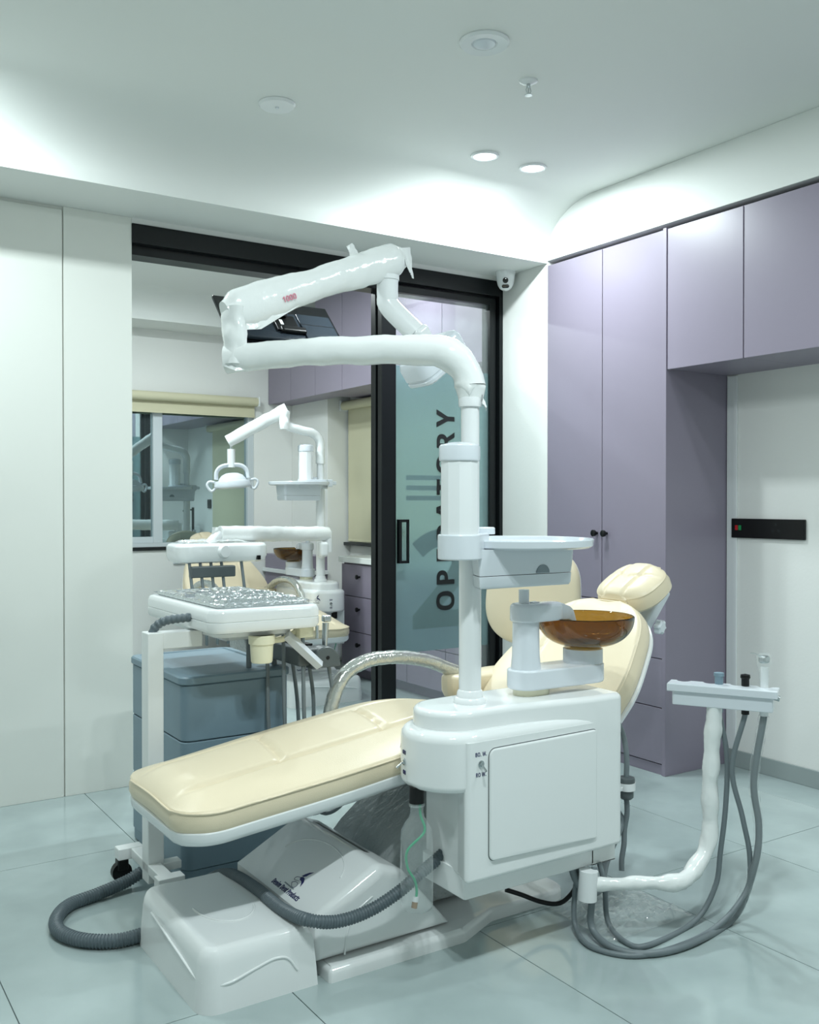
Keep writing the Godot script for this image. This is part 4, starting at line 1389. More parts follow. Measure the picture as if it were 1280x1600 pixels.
func build_light_far(fr: Transform3D) -> void:
	var t := thing("operating_light", "white operating light with round lamp head hanging in the far operatory", "dental lamp", Vector3(0.03, 1.45, 0.35), fr, "operating lights")
	# local: -z is towards world -x
	var post := Vector3(0.03, 0, 0.35)
	var piv := Vector3(0.02, 0, 0.08)
	var lp := [post + Vector3(0, 1.46, 0), post + Vector3(0, 1.56, 0)]
	var dir := (piv - post).normalized()
	for k in 7:
		var a := PI / 2 * k / 6
		lp.append(post + Vector3(0, 1.58, 0) + dir * (0.09 * (1 - cos(a))) + Vector3(0, 0.09 * sin(a), 0))
	lp.append(post + Vector3(0, 1.69, 0) + dir * 0.2)
	lp.append(piv + Vector3(0, 1.71, 0))
	part("lower_arm", mb().tube(resample(smooth(lp, 0.01), 0.012), 0.03, 20, [dn, 0.004, 12.0]), M.white_film, t)
	part("pivot", mb().tube(resample([piv + Vector3(0, 1.68, 0), piv + Vector3(0, 1.80, 0)], 0.012), 0.034, 20, [dn, 0.015, 20.0]), M.white_film, t)
	var a0 := piv + Vector3(0.0, 1.815, 0.02)
	var a1 := Vector3(0.22, 1.60, -0.235)
	part("upper_arm", mb().tube(resample([a0, a1], 0.012), 0.04, 22, [dn, 0.006, 10.0], Vector2(0.8, 1.05)), M.white_film, t)
	var e := a1 + Vector3(-0.01, 0.0, 0.02)
	part("pin", mb().tube([e, e + Vector3(0, -0.06, 0)], 0.01, 12), M.chrome, t)
	part("drop_tube", mb().tube([e + Vector3(0, -0.05, 0), e + Vector3(0, -0.17, 0)], 0.026, 18), M.white_plastic, t)
	lamp_head(t, Transform3D(Basis(Vector3.UP, deg_to_rad(70)) * Basis(Vector3.BACK, deg_to_rad(-4)), e + Vector3(0, -0.15, 0)))

# ------------------------------------------------------------------ delivery cart
func build_cart() -> void:
	var t := thing("instrument_cart", "white wheeled instrument cart with foil-covered tray and cream cup holder", "cart", Vector3(0.95, 0, -2.92))
	part("post", bx(Vector3(0.925, 0.045, -2.92), Vector3(0.975, 0.805, -2.86), 0.004, 2), M.white_metal, t)
	part("post_arm", bx(Vector3(0.95, 0.752, -2.917), Vector3(1.10, 0.8035, -2.863), 0.004, 2), M.white_metal, t)
	# foot rails with swivel castors
	part("foot_rail", bx(Vector3(0.925, 0.075, -3.06), Vector3(0.965, 0.105, -2.72), 0.003), M.white_metal, t)
	for q in [[0.93, -3.05], [0.955, -2.74]]:
		var cx := Vector3(q[0], 0, q[1])
		part("rail_end", bx(cx + Vector3(-0.045, 0.072, -0.022), cx + Vector3(0.035, 0.108, 0.022), 0.003), M.white_metal, t)
		var ca := part("castor", mb().tube([cx + Vector3(-0.03, 0.031, -0.012), cx + Vector3(-0.03, 0.031, 0.012)], [0.031, 0.031], 22), M.black_plastic, t)
		part("castor_fork", mb().box(cx + Vector3(-0.028, 0.055, 0.0), Vector3(0.035, 0.036, 0.036), 0.006), M.black_plastic, ca)
	part("foot_rail", bx(Vector3(0.965, 0.075, -2.90), Vector3(1.03, 0.10, -2.86), 0.003), M.white_metal, t)
	# tray head
	var plan := rect(1.055, 1.425, -3.30, -2.67, 0.05, 7)
	var head := part("tray_head", mb().prism(plan, [[0.02, 0.808], [0.006, 0.812], [0.0, 0.822], [0.0, 0.8415], [0.002, 0.843], [0.002, 0.8445], [0.0, 0.846], [0.0, 0.868], [0.006, 0.879], [0.016, 0.883]], Transform3D(), 40.0), M.white_gloss, t)
	part("tray_underside", mb().prism(rect(1.10, 1.36, -3.26, -2.74, 0.05, 6), [[0.04, 0.775], [0.0, 0.79], [0.0, 0.815]], Transform3D(), 40.0), M.white_gloss, head)
	# wrapped steel tray on top
	var tr := mb().prism(rect(1.085, 1.40, -3.27, -2.70, 0.03, 5), [[0.004, 0.8825], [0.0, 0.886], [0.0, 0.894], [0.006, 0.896], [0.012, 0.892], [0.014, 0.887]], Transform3D(), 40.0)
	part("steel_tray", tr, M.wrinkled_foil, t)
	for q in [[1.12, 1.37, -2.79, -2.735], [1.12, 1.37, -3.0, -2.83]]:
		part("tray_insert", mb().prism(rect(q[0], q[1], q[2], q[3], 0.015), [[0.0, 0.887], [0.002, 0.905], [0.008, 0.907], [0.014, 0.904], [0.016, 0.892]], Transform3D(), 40.0), M.wrinkled_foil, t)
	crumple(t, "film_wrap", Vector3(1.08, 0.903, -3.275), Vector3(1.41, 0.903, -2.695), 0.008)
	# ribbed hose from the post into the head
	part("ribbed_hose", corrugated([Vector3(0.952, 0.798, -2.89), Vector3(0.955, 0.815, -2.888), Vector3(0.985, 0.838, -2.875), Vector3(1.06, 0.847, -2.85)], 0.0145, 0.015), M.ribbed_grey, t)
	# cup holder
	var cupc := on_z(409, 1010, -2.73)
	var cx := Transform3D(Basis(), Vector3(cupc.x, 0.0, cupc.z))
	part("cup_holder", mb().lathe([Vector2(0.0, 0.708), Vector2(0.031, 0.708), Vector2(0.033, 0.712), Vector2(0.036, 0.765), Vector2(0.040, 0.766), Vector2(0.041, 0.79), Vector2(0.038, 0.793), Vector2(0.035, 0.79), Vector2(0.031, 0.72), Vector2(0.0, 0.716)], 32, cx), M.cream, t)
	part("cup_holder_arm", mb().tube(smooth([Vector3(cupc.x + 0.035, 0.772, cupc.z), Vector3(cupc.x + 0.075, 0.772, cupc.z - 0.01), Vector3(cupc.x + 0.11, 0.785, cupc.z - 0.015), Vector3(cupc.x + 0.135, 0.80, cupc.z - 0.015)], 0.01), 0.007, 10, [], Vector2(1.0, 1.3)), M.cream, t)
	part("hanger_block", bx(Vector3(1.36, 0.775, -2.76), Vector3(1.41, 0.812, -2.71), 0.004), M.cream, t)
	part("hanger_pin", mb().tube([Vector3(1.415, 0.812, -2.70), Vector3(1.415, 0.772, -2.70)], 0.006, 10), M.steel, t)
	# instrument bar on a slanted arm
	part("instrument_arm", mb().tube([on_z(448, 992, -2.735), on_z(500, 1040, -2.735)], 0.0165, 4, [], Vector2(1.0, 1.0), 20.0), M.cool_plastic, t)
	part("instrument_bar", bx(Vector3(1.38, 0.675, -3.0), Vector3(1.46, 0.73, -2.76), 0.008, 2), M.dark_grey, t)
	var half := PackedVector2Array()
	for k in 17:
		half.append(Vector2(1.472 + 0.052 * cos(PI * k / 16.0), 0.668 + 0.068 * sin(PI * k / 16.0)))
	var xy := Transform3D(Basis(Vector3.RIGHT, Vector3.BACK, Vector3.UP), Vector3.ZERO)
	part("instrument_bar_end", mb().prism(half, [[0.004, -2.79], [0.0, -2.785], [0.0, -2.745], [0.003, -2.74]], xy, 30.0), M.dark_grey, t)
	part("screw", mb().tube([Vector3(1.475, 0.70, -2.745), Vector3(1.475, 0.70, -2.738)], 0.006, 12), M.black_plastic, t)
	for q in [[1.40, -2.98], [1.43, -2.92], [1.455, -2.85]]:
		part("holster_slot", bx(Vector3(q[0] - 0.012, 0.728, q[1] - 0.02), Vector3(q[0] + 0.012, 0.736, q[1] + 0.02), 0.002), M.black_plastic, t)
	# syringe standing in its holster
	part("syringe", mb().tube([Vector3(1.51, 0.70, -2.83), Vector3(1.515, 0.80, -2.83)], [0.008, 0.011], 12).box(Vector3(1.518, 0.815, -2.83), Vector3(0.03, 0.022, 0.022), 0.006), M.steel, t)
	# hoses hanging from the bar
	var hang := [[1.39, -2.97, 0.22], [1.425, -2.9, 0.17], [1.45, -2.83, 0.2], [1.49, -2.77, 0.25]]
	for k in 4:
		var h: Array = hang[k]
		var p0 := Vector3(h[0], 0.69, h[1])
		part("instrument_hose", mb().tube(smooth([p0, p0 + Vector3(0.02, -0.15, 0.0), p0 + Vector3(0.05 - 0.02 * k, -0.36, 0.01), p0 + Vector3(0.07 - 0.02 * k, -0.5 + 0.03 * k, 0.03), p0 + Vector3(0.02, -0.55 + 0.03 * k, 0.06), p0 + Vector3(-0.07, -0.46, 0.07), p0 + Vector3(-0.10, -0.25, 0.04), p0 + Vector3(-0.08, 0.08, -0.02)], 0.015), 0.0065 if k else 0.009, 10), M.hose_grey, t)

func crumple(parent: Node3D, called: String, lo: Vector3, hi: Vector3, amp: float, m: Material = null) -> void:
	# a crumpled sheet of clear film lying over something
	var nx := 26
	var nz := 40
	var vs := PackedVector3Array()
	for s in 2:
		for i in nx + 1:
			for j in nz + 1:
				var x := lerpf(lo.x, hi.x, float(i) / nx)
				var z := lerpf(lo.z, hi.z, float(j) / nz)
				var e := minf(minf(i, nx - i) / 3.0, minf(j, nz - j) / 3.0)
				var h := amp * (0.35 + absf(dn.get_noise_2d(x * 45.0, z * 45.0)) * 1.4) * clampf(e, 0.1, 1.0)
				vs.append(Vector3(x, lo.y + h - 0.012 + (0.0 if s == 0 else -0.0007), z))
	var ts := PackedInt32Array()
	var w := nz + 1
	var o := (nx + 1) * w
	for i in nx:
		for j in nz:
			var k := i * w + j
			ts.append_array([k, k + 1, k + w + 1, k, k + w + 1, k + w])
			ts.append_array([o + k, o + k + w + 1, o + k + 1, o + k, o + k + w, o + k + w + 1])
	var b := mb()
	b.piece(vs, ts, 35.0)
	part(called, b, m if m else M.wrap_film, parent)

func build_drawers() -> void:
	# blue-grey plastic drawer cabinet standing behind the cart post
	var t := thing("plastic_cabinet", "blue-grey plastic drawer cabinet standing on the floor behind the cart", "cabinet", Vector3(1.235, 0, -3.17))
	var x0 := 1.05
	var x1 := 1.42
	var z0 := -3.44
	var z1 := -2.9
	part("base", mb().prism(rect(x0 + 0.004, x1 - 0.004, z0, z1 - 0.004, 0.035), [[0.006, 0.0], [0.0, 0.006], [0.0, 0.04]]), M.cabinet_blue, t)
	var ys := [0.042, 0.245, 0.449, 0.628]
	for k in 3:
		part("drawer", mb().prism(rect(x0, x1, z0, z1, 0.035), [[0.003, ys[k]], [0.0, ys[k] + 0.003], [0.0, ys[k + 1] - 0.006], [0.003, ys[k + 1] - 0.003]]), M.cabinet_blue, t)
	part("lid", mb().prism(rect(x0 - 0.006, x1 + 0.006, z0 - 0.004, z1 + 0.006, 0.038), [[0.003, 0.627], [0.0, 0.63], [0.0, 0.648], [0.005, 0.653], [0.03, 0.655], [0.034, 0.651]]), M.cabinet_blue, t)

func build_stool() -> void:
	var c := Vector3(2.52, 0, -3.07)
	var t := thing("operator_stool", "cream operator stool with padded back behind the near dental chair", "stool", c)
	var f := Vector3(-0.86, 0, 0.51).normalized()
	var sd := Vector3.UP.cross(f).normalized()
	# seat, gas column, star base
	part("seat", mb().lathe([Vector2(0.0, 0.44), Vector2(0.15, 0.44), Vector2(0.185, 0.455), Vector2(0.19, 0.48), Vector2(0.17, 0.505), Vector2(0.0, 0.512)], 40, Transform3D(Basis(), c)), M.leather, t)
	part("gas_column", mb().tube([c + Vector3(0, 0.1, 0), c + Vector3(0, 0.44, 0)], 0.025, 18), M.chrome, t)
	for k in 5:
		var d := Vector3(cos(TAU * k / 5 + 0.3), 0, sin(TAU * k / 5 + 0.3))
		part("foot", mb().tube([c + Vector3(0, 0.11, 0), c + d * 0.22 + Vector3(0, 0.07, 0)], [0.025, 0.016], 12), M.chrome, t)
		part("castor", mb().tube([c + d * 0.22 + Vector3(0, 0.028, 0) - d.cross(Vector3.UP) * 0.014, c + d * 0.22 + Vector3(0, 0.028, 0) + d.cross(Vector3.UP) * 0.014], 0.027, 16), M.black_plastic, t)
	var n := (f + Vector3(0, 0.12, 0)).normalized()
	var up := (Vector3.UP - n * n.y).normalized()
	var xf := Transform3D(Basis(up, n, up.cross(n)), c - f * 0.17 + Vector3(0, 0.60, 0))
	var plan := func(u: float, v: float) -> Vector2:
		return Vector2(lerpf(0.0, 0.41, u), v * lerpf(0.21, 0.19, u) * maxf(0.3, sup(u, 0.5, 0.4)))
	part("backrest", mb().pad(44, 40, plan, func(a: float, b: float, u: float, v: float) -> float: return 0.035 * (1.0 - pow(absf(v), 2.5)) * sup(u, 0.4, 0.4), [[0.006, 0.008], [0.01, 0.025], [0.008, 0.045], [0.0, 0.055]], xf), M.leather, t)
	part("backrest_shell", mb().pad(30, 20, plan, func(_a: float, _b: float, _u: float, _v: float) -> float: return -0.056, [[0.006, 0.002], [0.004, 0.012], [-0.03, 0.022]], xf), M.white_plastic, t)
	part("back_stem", mb().tube(smooth([c + Vector3(0, 0.43, 0), c - f * 0.16 + Vector3(0, 0.43, 0), c - f * 0.25 + Vector3(0, 0.5, 0), c - f * 0.25 + Vector3(0, 0.72, 0)], 0.02), 0.014, 12), M.white_metal, t)

# ------------------------------------------------------------------ assistant's holder on its swing arm
func build_assistant_holder() -> void:
	var t := thing("instrument_holder", "white four-slot suction holder on a film-wrapped swing arm", "instrument holder", Vector3(2.17, 0.1, -1.84))
	var a := on_y(922, 1382, 0.15)
	var b := on_y(1060, 1378, 0.15)
	var c := on_y(1108, 1350, 0.165)
	var d := Vector3(c.x + 0.012, 0.625, c.z + 0.008)
	var e := c
	var path := smooth([a, a.lerp(b, 0.55), b, b.lerp(c, 0.55) + Vector3(0.0, 0.012, 0), Vector3(e.x, 0.24, e.z), Vector3(e.x + 0.004, 0.40, e.z), d], 0.01)
	var q := resample(path, 0.01)
	var rr := []
	for i in q.size():
		var f := float(i) / (q.size() - 1)
		rr.append(0.018 + 0.005 * smoothstep(0.2, 0.3, f) + 0.002 * sin(f * 50.0))
	part("swing_arm", mb().tube(q, rr, 20, [dn, 0.0035, 26.0]), M.white_film, t)
	part("arm_socket", mb().tube([a + Vector3(-0.01, -0.04, 0), a + Vector3(-0.005, 0.04, 0)], 0.026, 18), M.white_plastic, t)
	# holder bar: top slab with four notches over a box
	var l := on_y(1047, 1075, 0.66)
	var r := on_y(1206, 1088, 0.66)
	var mid := d + Vector3(0, 0, 0)
	var ax := Vector3(r.x - l.x, 0, r.z - l.z).normalized()
	var az := Vector3.UP.cross(ax).normalized()
	if az.dot(EYE - mid) < 0:
		az = -az
	var bs := Basis(ax, Vector3.UP, az)
	var o := Vector3(d.x, 0, d.z) + ax * 0.022
	var bar := PackedVector2Array([Vector2(-0.15, 0.034), Vector2(0.15, 0.034), Vector2(0.15, -0.03)])
	for k in range(3, -1, -1):
		var s := -0.15 + 0.075 * k
		for j in 9:
			bar.append(Vector2(s + 0.0375 + 0.018 * cos(PI * j / 8), -0.03 + 0.02 * sin(PI * j / 8)))
	bar.append(Vector2(-0.15, -0.03))
	var hx := Transform3D(bs, o)
	var top := part("holder_bar", mb().prism(bar, [[0.002, 0.657], [0.0, 0.659], [0.0, 0.677], [0.002, 0.68]], hx, 30.0), M.cool_plastic, t)
	part("holder_box", mb().prism(rect(-0.137, 0.137, -0.024, 0.024, 0.006), slab(0.617, 0.658, 0.003, 0.0), hx, 30.0), M.cool_plastic, t)
	part("holder_knob", mb().tube([o + ax * 0.137 + Vector3(0, 0.655, 0) - az * 0.01, o + ax * 0.152 + Vector3(0, 0.652, 0) - az * 0.01], 0.008, 10), M.steel, t)
	# suction tips standing in the holder, each on its hose
	var tips := [[0.0, M.cabinet_blue, 0.012, "grey suction tip", 0.03], [0.072, M.black_plastic, 0.011, "black suction tip", 0.03], [0.122, M.white_plastic, 0.0105, "white syringe under clear film", 0.055]]
	for k in 3:
		var w: Array = tips[k]
		var p: Vector3 = o + ax * (w[0] - 0.012) - az * 0.014
		var tip := thing(["suction_tip", "saliva_ejector", "air_syringe"][k], ["grey-blue suction tip standing in the white holder", "black saliva ejector tip standing in the white holder", "white air syringe under clear film standing in the holder"][k], "dental tip", p + Vector3(0, 0.592, 0))
		var hh: float = 0.682 + w[4]
		if k < 2:
			part("tip", mb().lathe([Vector2(0.0, 0.60), Vector2(w[2], 0.60), Vector2(w[2], hh - 0.012), Vector2(w[2] + 0.003, hh - 0.008), Vector2(w[2] + 0.002, hh), Vector2(0.004, hh + 0.002), Vector2(0.0, hh)], 18, Transform3D(Basis(), p)), w[1], tip)
		else:
			part("tip", mb().tube([p + Vector3(0, 0.60, 0), p + Vector3(0.002, hh, 0)], [0.012, 0.0105], 16), w[1], tip)
			part("clear_cap", mb().lathe([Vector2(0.0125, hh - 0.05), Vector2(0.0145, hh - 0.012), Vector2(0.021, hh + 0.012), Vector2(0.021, hh + 0.03), Vector2(0.012, hh + 0.04), Vector2(0.0, hh + 0.04)], 22, Transform3D(Basis(), p), 60.0), M.bottle_plastic, tip)
			part("metal_head", mb().box(p + Vector3(0, hh + 0.022, 0), Vector3(0.03, 0.022, 0.024), 0.008), M.steel, tip)
			part("needle", mb().tube(smooth([p + Vector3(-0.012, hh + 0.03, 0), p + Vector3(-0.04, hh + 0.042, 0), p + Vector3(-0.06, hh + 0.045, 0)] , 0.01), 0.0012, 6), M.chrome, tip)
	# hoses from the tips round over the floor and back under the cabinet
	var hp := [
		[[1118, 1118, 0.58], [1136, 1180, -1], [1134, 1260, -1], [1126, 1330, -1], [1118, 1385, -1], [1085, 1440, 0.012], [1010, 1478, 0.008], [975, 1470, 0.008], [950, 1440, 0.03], [945, 1385, 0.13], [936, 1345, 0.2]],
		[[1145, 1112, 0.59], [1144, 1200, -1], [1160, 1275, -1], [1172, 1340, -1], [1165, 1395, -1], [1110, 1455, 0.012], [1010, 1492, 0.008], [930, 1482, 0.008], [900, 1450, 0.02], [898, 1400, 0.1], [905, 1350, 0.2]],
		[[1174, 1118, 0.59], [1178, 1220, -1], [1186, 1290, -1], [1180, 1350, -1], [1150, 1430, 0.02], [1085, 1472, 0.012], [1020, 1490, 0.01], [960, 1482, 0.012], [925, 1450, 0.03], [926, 1400, 0.12], [930, 1350, 0.2]],
	]
	for k in 3:
		var pts := []
		var rows: Array = hp[k]
		# hanging run: the hose leaves the holder and comes down in an upright plane towards its floor point
		var top_p: Vector3 = o + ax * (tips[k][0] - 0.012) - az * 0.014 + Vector3(0, 0.6, 0)
		for row in rows:
			if row[2] == 0.58 or row[2] == 0.59:
				pts.append(top_p)
			elif row[2] < 0.0:
				var rr_ := ray(row[0], row[1])
				# distance stays that of the holder
				var dist := (top_p - EYE).dot(-cam_basis.z) + 0.01 * k
				pts.append(EYE + rr_ * dist)
			else:
				pts.append(on_y(row[0], row[1], row[2]))
		var hose := thing("suction_hose", ["thin grey hose from the grey-blue tip looping over the tiles", "thin grey hose from the black tip looping over the tiles", "thick film-covered grey hose from the white syringe looping over tiles"][k], "hose", Vector3(top_p.x, 0, top_p.z))
		part("hose_tube", mb().tube(resample(smooth(pts, 0.015), 0.015), [0.0075, 0.0075, 0.0095][k], 12), M.hose_grey, hose)
		if k == 2:
			var cover := resample(smooth(pts.slice(0, 5), 0.015), 0.015)
			part("film_sleeve", mb().tube(cover, 0.0135, 14, [dn, 0.006, 40.0]), M.wrap_film, hose)
	# filter canister clipped to the cabinet end
	var fc := on_z(979, 1230, -2.13)
	var ft := thing("suction_filter", "grey filter canister with white clip band at the cabinet end", "filter", Vector3(fc.x, fc.y - 0.04, fc.z))
	var fx := Transform3D(Basis(), Vector3(fc.x, fc.y, fc.z))
	part("canister", mb().lathe([Vector2(0.0, -0.036), Vector2(0.016, -0.036), Vector2(0.022, -0.03), Vector2(0.0225, 0.015), Vector2(0.026, 0.016), Vector2(0.026, 0.028), Vector2(0.024, 0.031), Vector2(0.012, 0.033), Vector2(0.0, 0.034)], 28, fx), M.dark_grey, ft)
	part("clip_band", mb().lathe([Vector2(0.0235, -0.007), Vector2(0.0275, -0.007), Vector2(0.0275, 0.016), Vector2(0.0235, 0.016)], 28, fx, 38.0, true).box(fc + Vector3(-0.032, 0.0, 0.0), Vector3(0.03, 0.012, 0.02), 0.002), M.white_plastic, ft)
	part("inlet_hose", mb().tube(smooth([fc + Vector3(0, 0.03, 0), fc + Vector3(0.0, 0.1, 0), fc + Vector3(-0.004, 0.16, -0.01), fc + Vector3(-0.03, 0.215, -0.02), fc + Vector3(-0.07, 0.24, -0.03)], 0.012), 0.0085, 12), M.hose_grey, ft)
	part("outlet_hose", mb().tube(smooth([fc + Vector3(0, -0.03, 0), fc + Vector3(0.003, -0.08, 0), fc + Vector3(-0.008, -0.13, 0), fc + Vector3(-0.02, -0.17, 0.01), fc + Vector3(-0.04, -0.21, 0.02), fc + Vector3(-0.05, -0.24, 0.03)], 0.012), 0.0085, 12), M.hose_grey, ft)

# ------------------------------------------------------------------ loose hoses and cables
func build_hoses() -> void:
	# ribbed hose looping over the floor from the cart to the chair base
	var r := 0.0195
	var pts := [on_y(222, 1362, 0.05), on_y(196, 1378, 0.03)]
	for q in [[150, 1398], [108, 1414], [88, 1436], [94, 1456], [130, 1469], [180, 1470], [225, 1459], [262, 1440]]:
		pts.append(on_y(q[0], q[1], r))
	pts.append(pts[pts.size() - 1] + Vector3(0.12, 0.0, -0.05))
	var h := thing("ribbed_hose", "dark grey ribbed hose looping on the floor beside the cart", "hose", on_y(150, 1398, 0.0))
	part("hose_tube", corrugated(pts, r, 0.0088, 16), M.ribbed_grey, h)
	# second ribbed hose across the chair base and up to the cabinet
	var p2 := [on_z(300, 1405, -2.82), on_z(328, 1374, -2.66), on_z(360, 1366, -2.55), on_z(400, 1388, -2.40), on_z(440, 1420, -2.24), on_z(480, 1437, -2.125), on_z(525, 1440, -2.10), on_z(575, 1424, -2.09), on_z(620, 1396, -2.08), on_z(655, 1366, -2.08), on_z(690, 1336, -2.08), on_z(715, 1310, -2.08)]
	var h2 := thing("ribbed_hose", "dark grey ribbed hose sagging across the white chair base", "hose", on_z(480, 1437, -2.125))
	part("hose_tube", corrugated(p2, 0.0165, 0.0078, 16), M.ribbed_grey, h2)
	# thick grey drain hose under the end of the cabinet
	var p3 := [on_z(892, 1325, -1.99), on_z(893, 1352, -1.98), on_z(902, 1378, -1.97), on_z(918, 1394, -1.97), on_z(935, 1392, -1.99), on_z(942, 1372, -2.03), on_z(948, 1345, -2.08), on_z(960, 1315, -2.12), on_z(972, 1285, -2.14), on_z(962, 1265, -2.15), on_z(948, 1258, -2.15)]
	var h3 := thing("drain_hose", "thick grey drain hose hanging in a loop under the cabinet end", "hose", on_z(918, 1394, -1.97))
	part("hose_tube", mb().tube(resample(smooth(p3, 0.01), 0.01), 0.0105, 14), M.hose_grey, h3)
	# black cable from the cabinet to the base
	var p4 := [on_z(790, 1390, -2.12), on_z(815, 1398, -2.10), on_z(845, 1409, -2.08), on_z(872, 1412, -2.05), on_z(890, 1400, -2.02), on_z(902, 1380, -2.0), on_z(905, 1355, -2.0)]
	var h4 := thing("black_cable", "black cable hanging between the cabinet and the chair base", "cable", on_z(845, 1409, -2.08))
	part("cable_run", mb().tube(resample(smooth(p4, 0.01), 0.012), 0.0065, 10), M.black_plastic, h4)
	# crumpled clear film on the tiles
	var ff := thing("plastic_film", "crumpled clear plastic film lying on the tiles by the hoses", "film", on_y(985, 1400, 0.0))
	var c := on_y(965, 1425, 0.0)
	crumple(ff, "sheet", Vector3(c.x - 0.16, 0.016, c.z - 0.14), Vector3(c.x + 0.16, 0.016, c.z + 0.14), 0.03)

# ------------------------------------------------------------------ far delivery arm
func build_far_delivery() -> void:
	# written in the world: the arm leaves the far post and carries a tray over the far chair
	var t := thing("delivery_arm", "white film-wrapped delivery arm with instrument tray over the far chair", "instrument tray", Vector3(2.4, 0.7, -5.5))
	var p := Vector3(3.05, 1.0, -5.77)
	var e := on_y(388, 832, 1.005)
	e = on_z(342, 834, -5.45)
	p = on_z(512, 834, -5.62)
	part("upper_beam", mb().tube(resample([p, e], 0.012), 0.048, 22, [dn, 0.006, 10.0], Vector2(0.8, 1.0)), M.white_film, t)
	flap(t, [e + Vector3(0.0, 0.04, 0.02), e + Vector3(0.02, -0.05, 0.02), e + Vector3(-0.05, -0.02, 0.02), e + Vector3(-0.05, 0.04, 0.02)], M.white_film)
	part("beam_joint", mb().tube([p + Vector3(0, -0.12, 0), p + Vector3(0, 0.02, 0)], 0.032, 18).box(p + Vector3(-0.05, -0.1, 0.03), Vector3(0.06, 0.1, 0.06), 0.02, 3), M.white_plastic, t)
	part("post_stay", mb().tube([p + Vector3(0.0, -0.08, 0), Vector3(3.05, 0.83, -5.77)], 0.026, 16), M.white_plastic, t)
	var hc := on_z(344, 862, -5.42)
	var x0 := hc.x - 0.30
	var x1 := hc.x + 0.27
	var head := mb().prism(rect(x0, x1, -5.58, -5.28, 0.09, 8), [[0.05, hc.y - 0.06], [0.015, hc.y - 0.05], [0.0, hc.y - 0.02], [0.0, hc.y + 0.035], [0.012, hc.y + 0.05], [0.03, hc.y + 0.054]], Transform3D(), 40.0)
	part("tray_head", head, M.white_gloss, t)
	crumple(t, "film_wrap", Vector3(x0 + 0.05, hc.y + 0.068, -5.55), Vector3(x1 - 0.12, hc.y + 0.068, -5.31), 0.02)
	var kx := on_z(352, 862, -5.26)
	part("tilt_knob", mb().lathe([Vector2(0.0, 0.0), Vector2(0.04, 0.0), Vector2(0.042, 0.02), Vector2(0.034, 0.035), Vector2(0.0, 0.038)], 24, lying(kx + Vector3(0, 0, -0.04), Vector3(0.2, 0, 1))), M.white_plastic, t)
	part("hanger", mb().tube([e, Vector3(e.x - 0.08, hc.y + 0.04, -5.42)], 0.03, 16), M.white_plastic, t)
	part("latch", mb().box(on_z(404, 871, -5.28), Vector3(0.022, 0.026, 0.02), 0.002), M.black_plastic, t)
	# instruments hanging under the tray
	var bc := on_z(332, 893, -5.3)
	part("instrument_bar", mb().box(bc, Vector3(0.27, 0.065, 0.05), 0.008), M.dark_grey, t)
	for k in 5:
		var x := bc.x - 0.13 + 0.065 * k + (0.06 if k == 4 else 0.0)
		part("instrument_hose", mb().tube(smooth([Vector3(x, hc.y - 0.04, -5.33), Vector3(x, 0.7, -5.28), Vector3(x + 0.01, 0.5, -5.26), Vector3(x + 0.03, 0.38, -5.3), Vector3(x + 0.05, 0.5, -5.36), Vector3(x + 0.05, 0.7, -5.4)], 0.02), 0.009, 10), M.hose_grey, t)

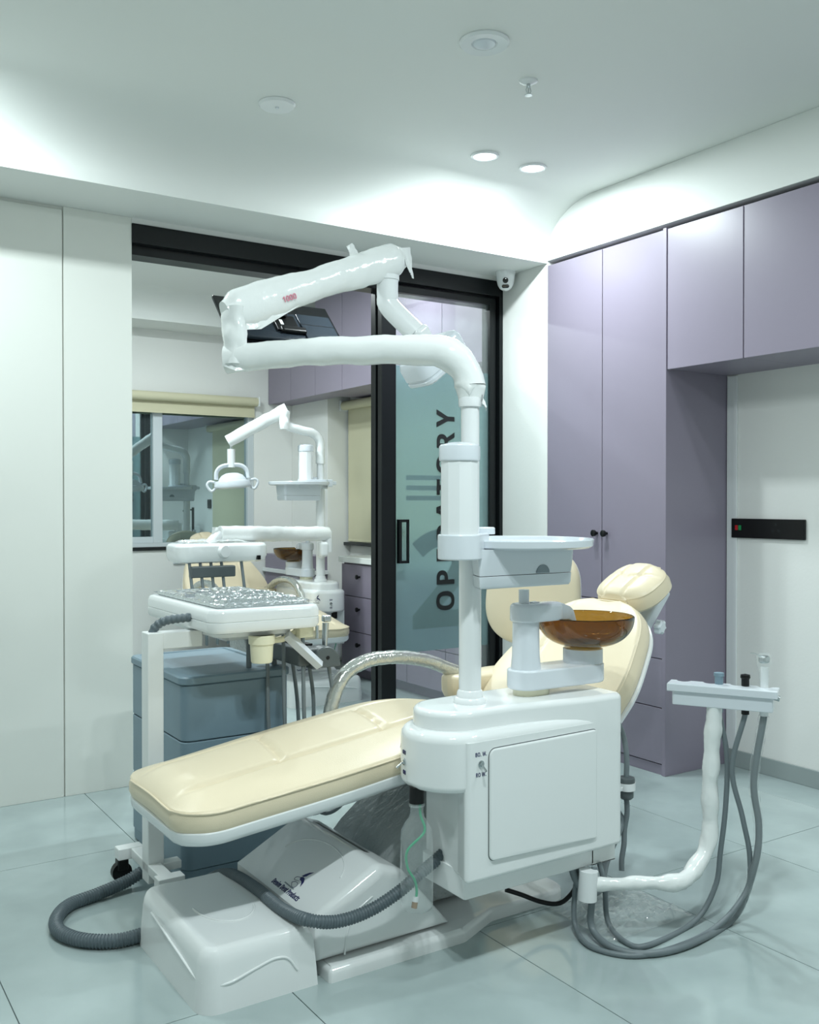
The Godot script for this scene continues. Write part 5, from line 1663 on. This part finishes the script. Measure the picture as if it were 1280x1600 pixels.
# ------------------------------------------------------------------ ceiling fittings, camera
func build_ceiling_things() -> void:
	var s := on_y(757, 65, CEIL)
	var sp := thing("ceiling_speaker", "round white ceiling speaker with a shallow ring over the near chair", "speaker", s)
	part("rim", mb().lathe([Vector2(0.0, 0.0), Vector2(0.08, 0.0), Vector2(0.081, -0.005), Vector2(0.075, -0.012), Vector2(0.042, -0.009), Vector2(0.039, -0.004), Vector2(0.0, -0.004)], 40, Transform3D(Basis(), s)), M.white_plastic, sp)
	part("grille", mb().lathe([Vector2(0.0, -0.003), Vector2(0.038, -0.003), Vector2(0.034, -0.01), Vector2(0.0, -0.014)], 32, Transform3D(Basis(), s)), M.cool_plastic, sp)
	var d := on_y(433, 162, CEIL)
	var dd := thing("ceiling_disc", "plain unlit round white disc on the ceiling above the cart", "ceiling cover", d)
	part("disc", mb().lathe([Vector2(0.0, 0.0), Vector2(0.068, 0.0), Vector2(0.069, -0.004), Vector2(0.062, -0.012), Vector2(0.0, -0.014)], 40, Transform3D(Basis(), d)), M.white_plastic, dd)
	part("centre_lens", mb().lathe([Vector2(0.0, -0.012), Vector2(0.008, -0.013), Vector2(0.006, -0.018), Vector2(0.0, -0.019)], 16, Transform3D(Basis(), d)), M.cool_plastic, dd)
	sprinkler(on_y(826, 126, CEIL), "small chrome fire sprinkler under a white rose in near room")
	sprinkler(on_y(421, 420, CEIL), "small chrome fire sprinkler on the ceiling of far room")
	# dome camera under the beam
	var c := on_y(790, 425, SOFFIT)
	var cam := thing("security_camera", "white turret security camera under the beam by the pier", "camera", c)
	part("housing", mb().lathe([Vector2(0.0, 0.0), Vector2(0.052, 0.0), Vector2(0.053, -0.006), Vector2(0.05, -0.016), Vector2(0.045, -0.05), Vector2(0.04, -0.07), Vector2(0.03, -0.087), Vector2(0.015, -0.096), Vector2(0.0, -0.098)], 36, Transform3D(Basis(), c)), M.white_plastic, cam)
	var f := (EYE - c)
	f.y = 0
	f = f.normalized()
	part("lens", mb().lathe([Vector2(0.0, 0.0), Vector2(0.0145, 0.0), Vector2(0.0145, 0.006), Vector2(0.0, 0.008)], 24, lying(c + Vector3(0, -0.053, 0) + f * 0.042, f + Vector3(0, -0.15, 0))), M.black_gloss, cam)
	var sdv := Vector3.UP.cross(f).normalized()
	part("infrared_window", mb().prism(stadium(Vector2(-0.01, 0), Vector2(0.01, 0), 0.009), [[0.0, 0.0], [0.0, 0.005], [0.002, 0.006]], Transform3D(Basis(sdv, (f + Vector3(0, -0.75, 0)).normalized(), sdv.cross(f + Vector3(0, -0.75, 0)).normalized()), c + Vector3(0, -0.080, 0) + f * 0.032)), M.black_gloss, cam)

func sprinkler(c: Vector3, label: String) -> void:
	var t := thing("fire_sprinkler", label, "sprinkler", c, Transform3D(), "fire sprinklers")
	var x := Transform3D(Basis(), c)
	part("rose", mb().lathe([Vector2(0.0, 0.0), Vector2(0.032, 0.0), Vector2(0.031, -0.005), Vector2(0.016, -0.012), Vector2(0.0, -0.013)], 28, x), M.white_plastic, t)
	part("body", mb().lathe([Vector2(0.0, -0.012), Vector2(0.007, -0.012), Vector2(0.007, -0.022), Vector2(0.003, -0.026), Vector2(0.003, -0.05), Vector2(0.0, -0.05)], 14, x), M.chrome, t)
	for s in [-1.0, 1.0]:
		part("frame_arm", mb().tube([c + Vector3(s * 0.006, -0.02, 0), c + Vector3(s * 0.011, -0.034, 0), c + Vector3(s * 0.004, -0.05, 0)], 0.002, 8), M.chrome, t)
	part("deflector", mb().lathe([Vector2(0.0, -0.05), Vector2(0.014, -0.05), Vector2(0.014, -0.052), Vector2(0.0, -0.053)], 20, x), M.chrome, t)
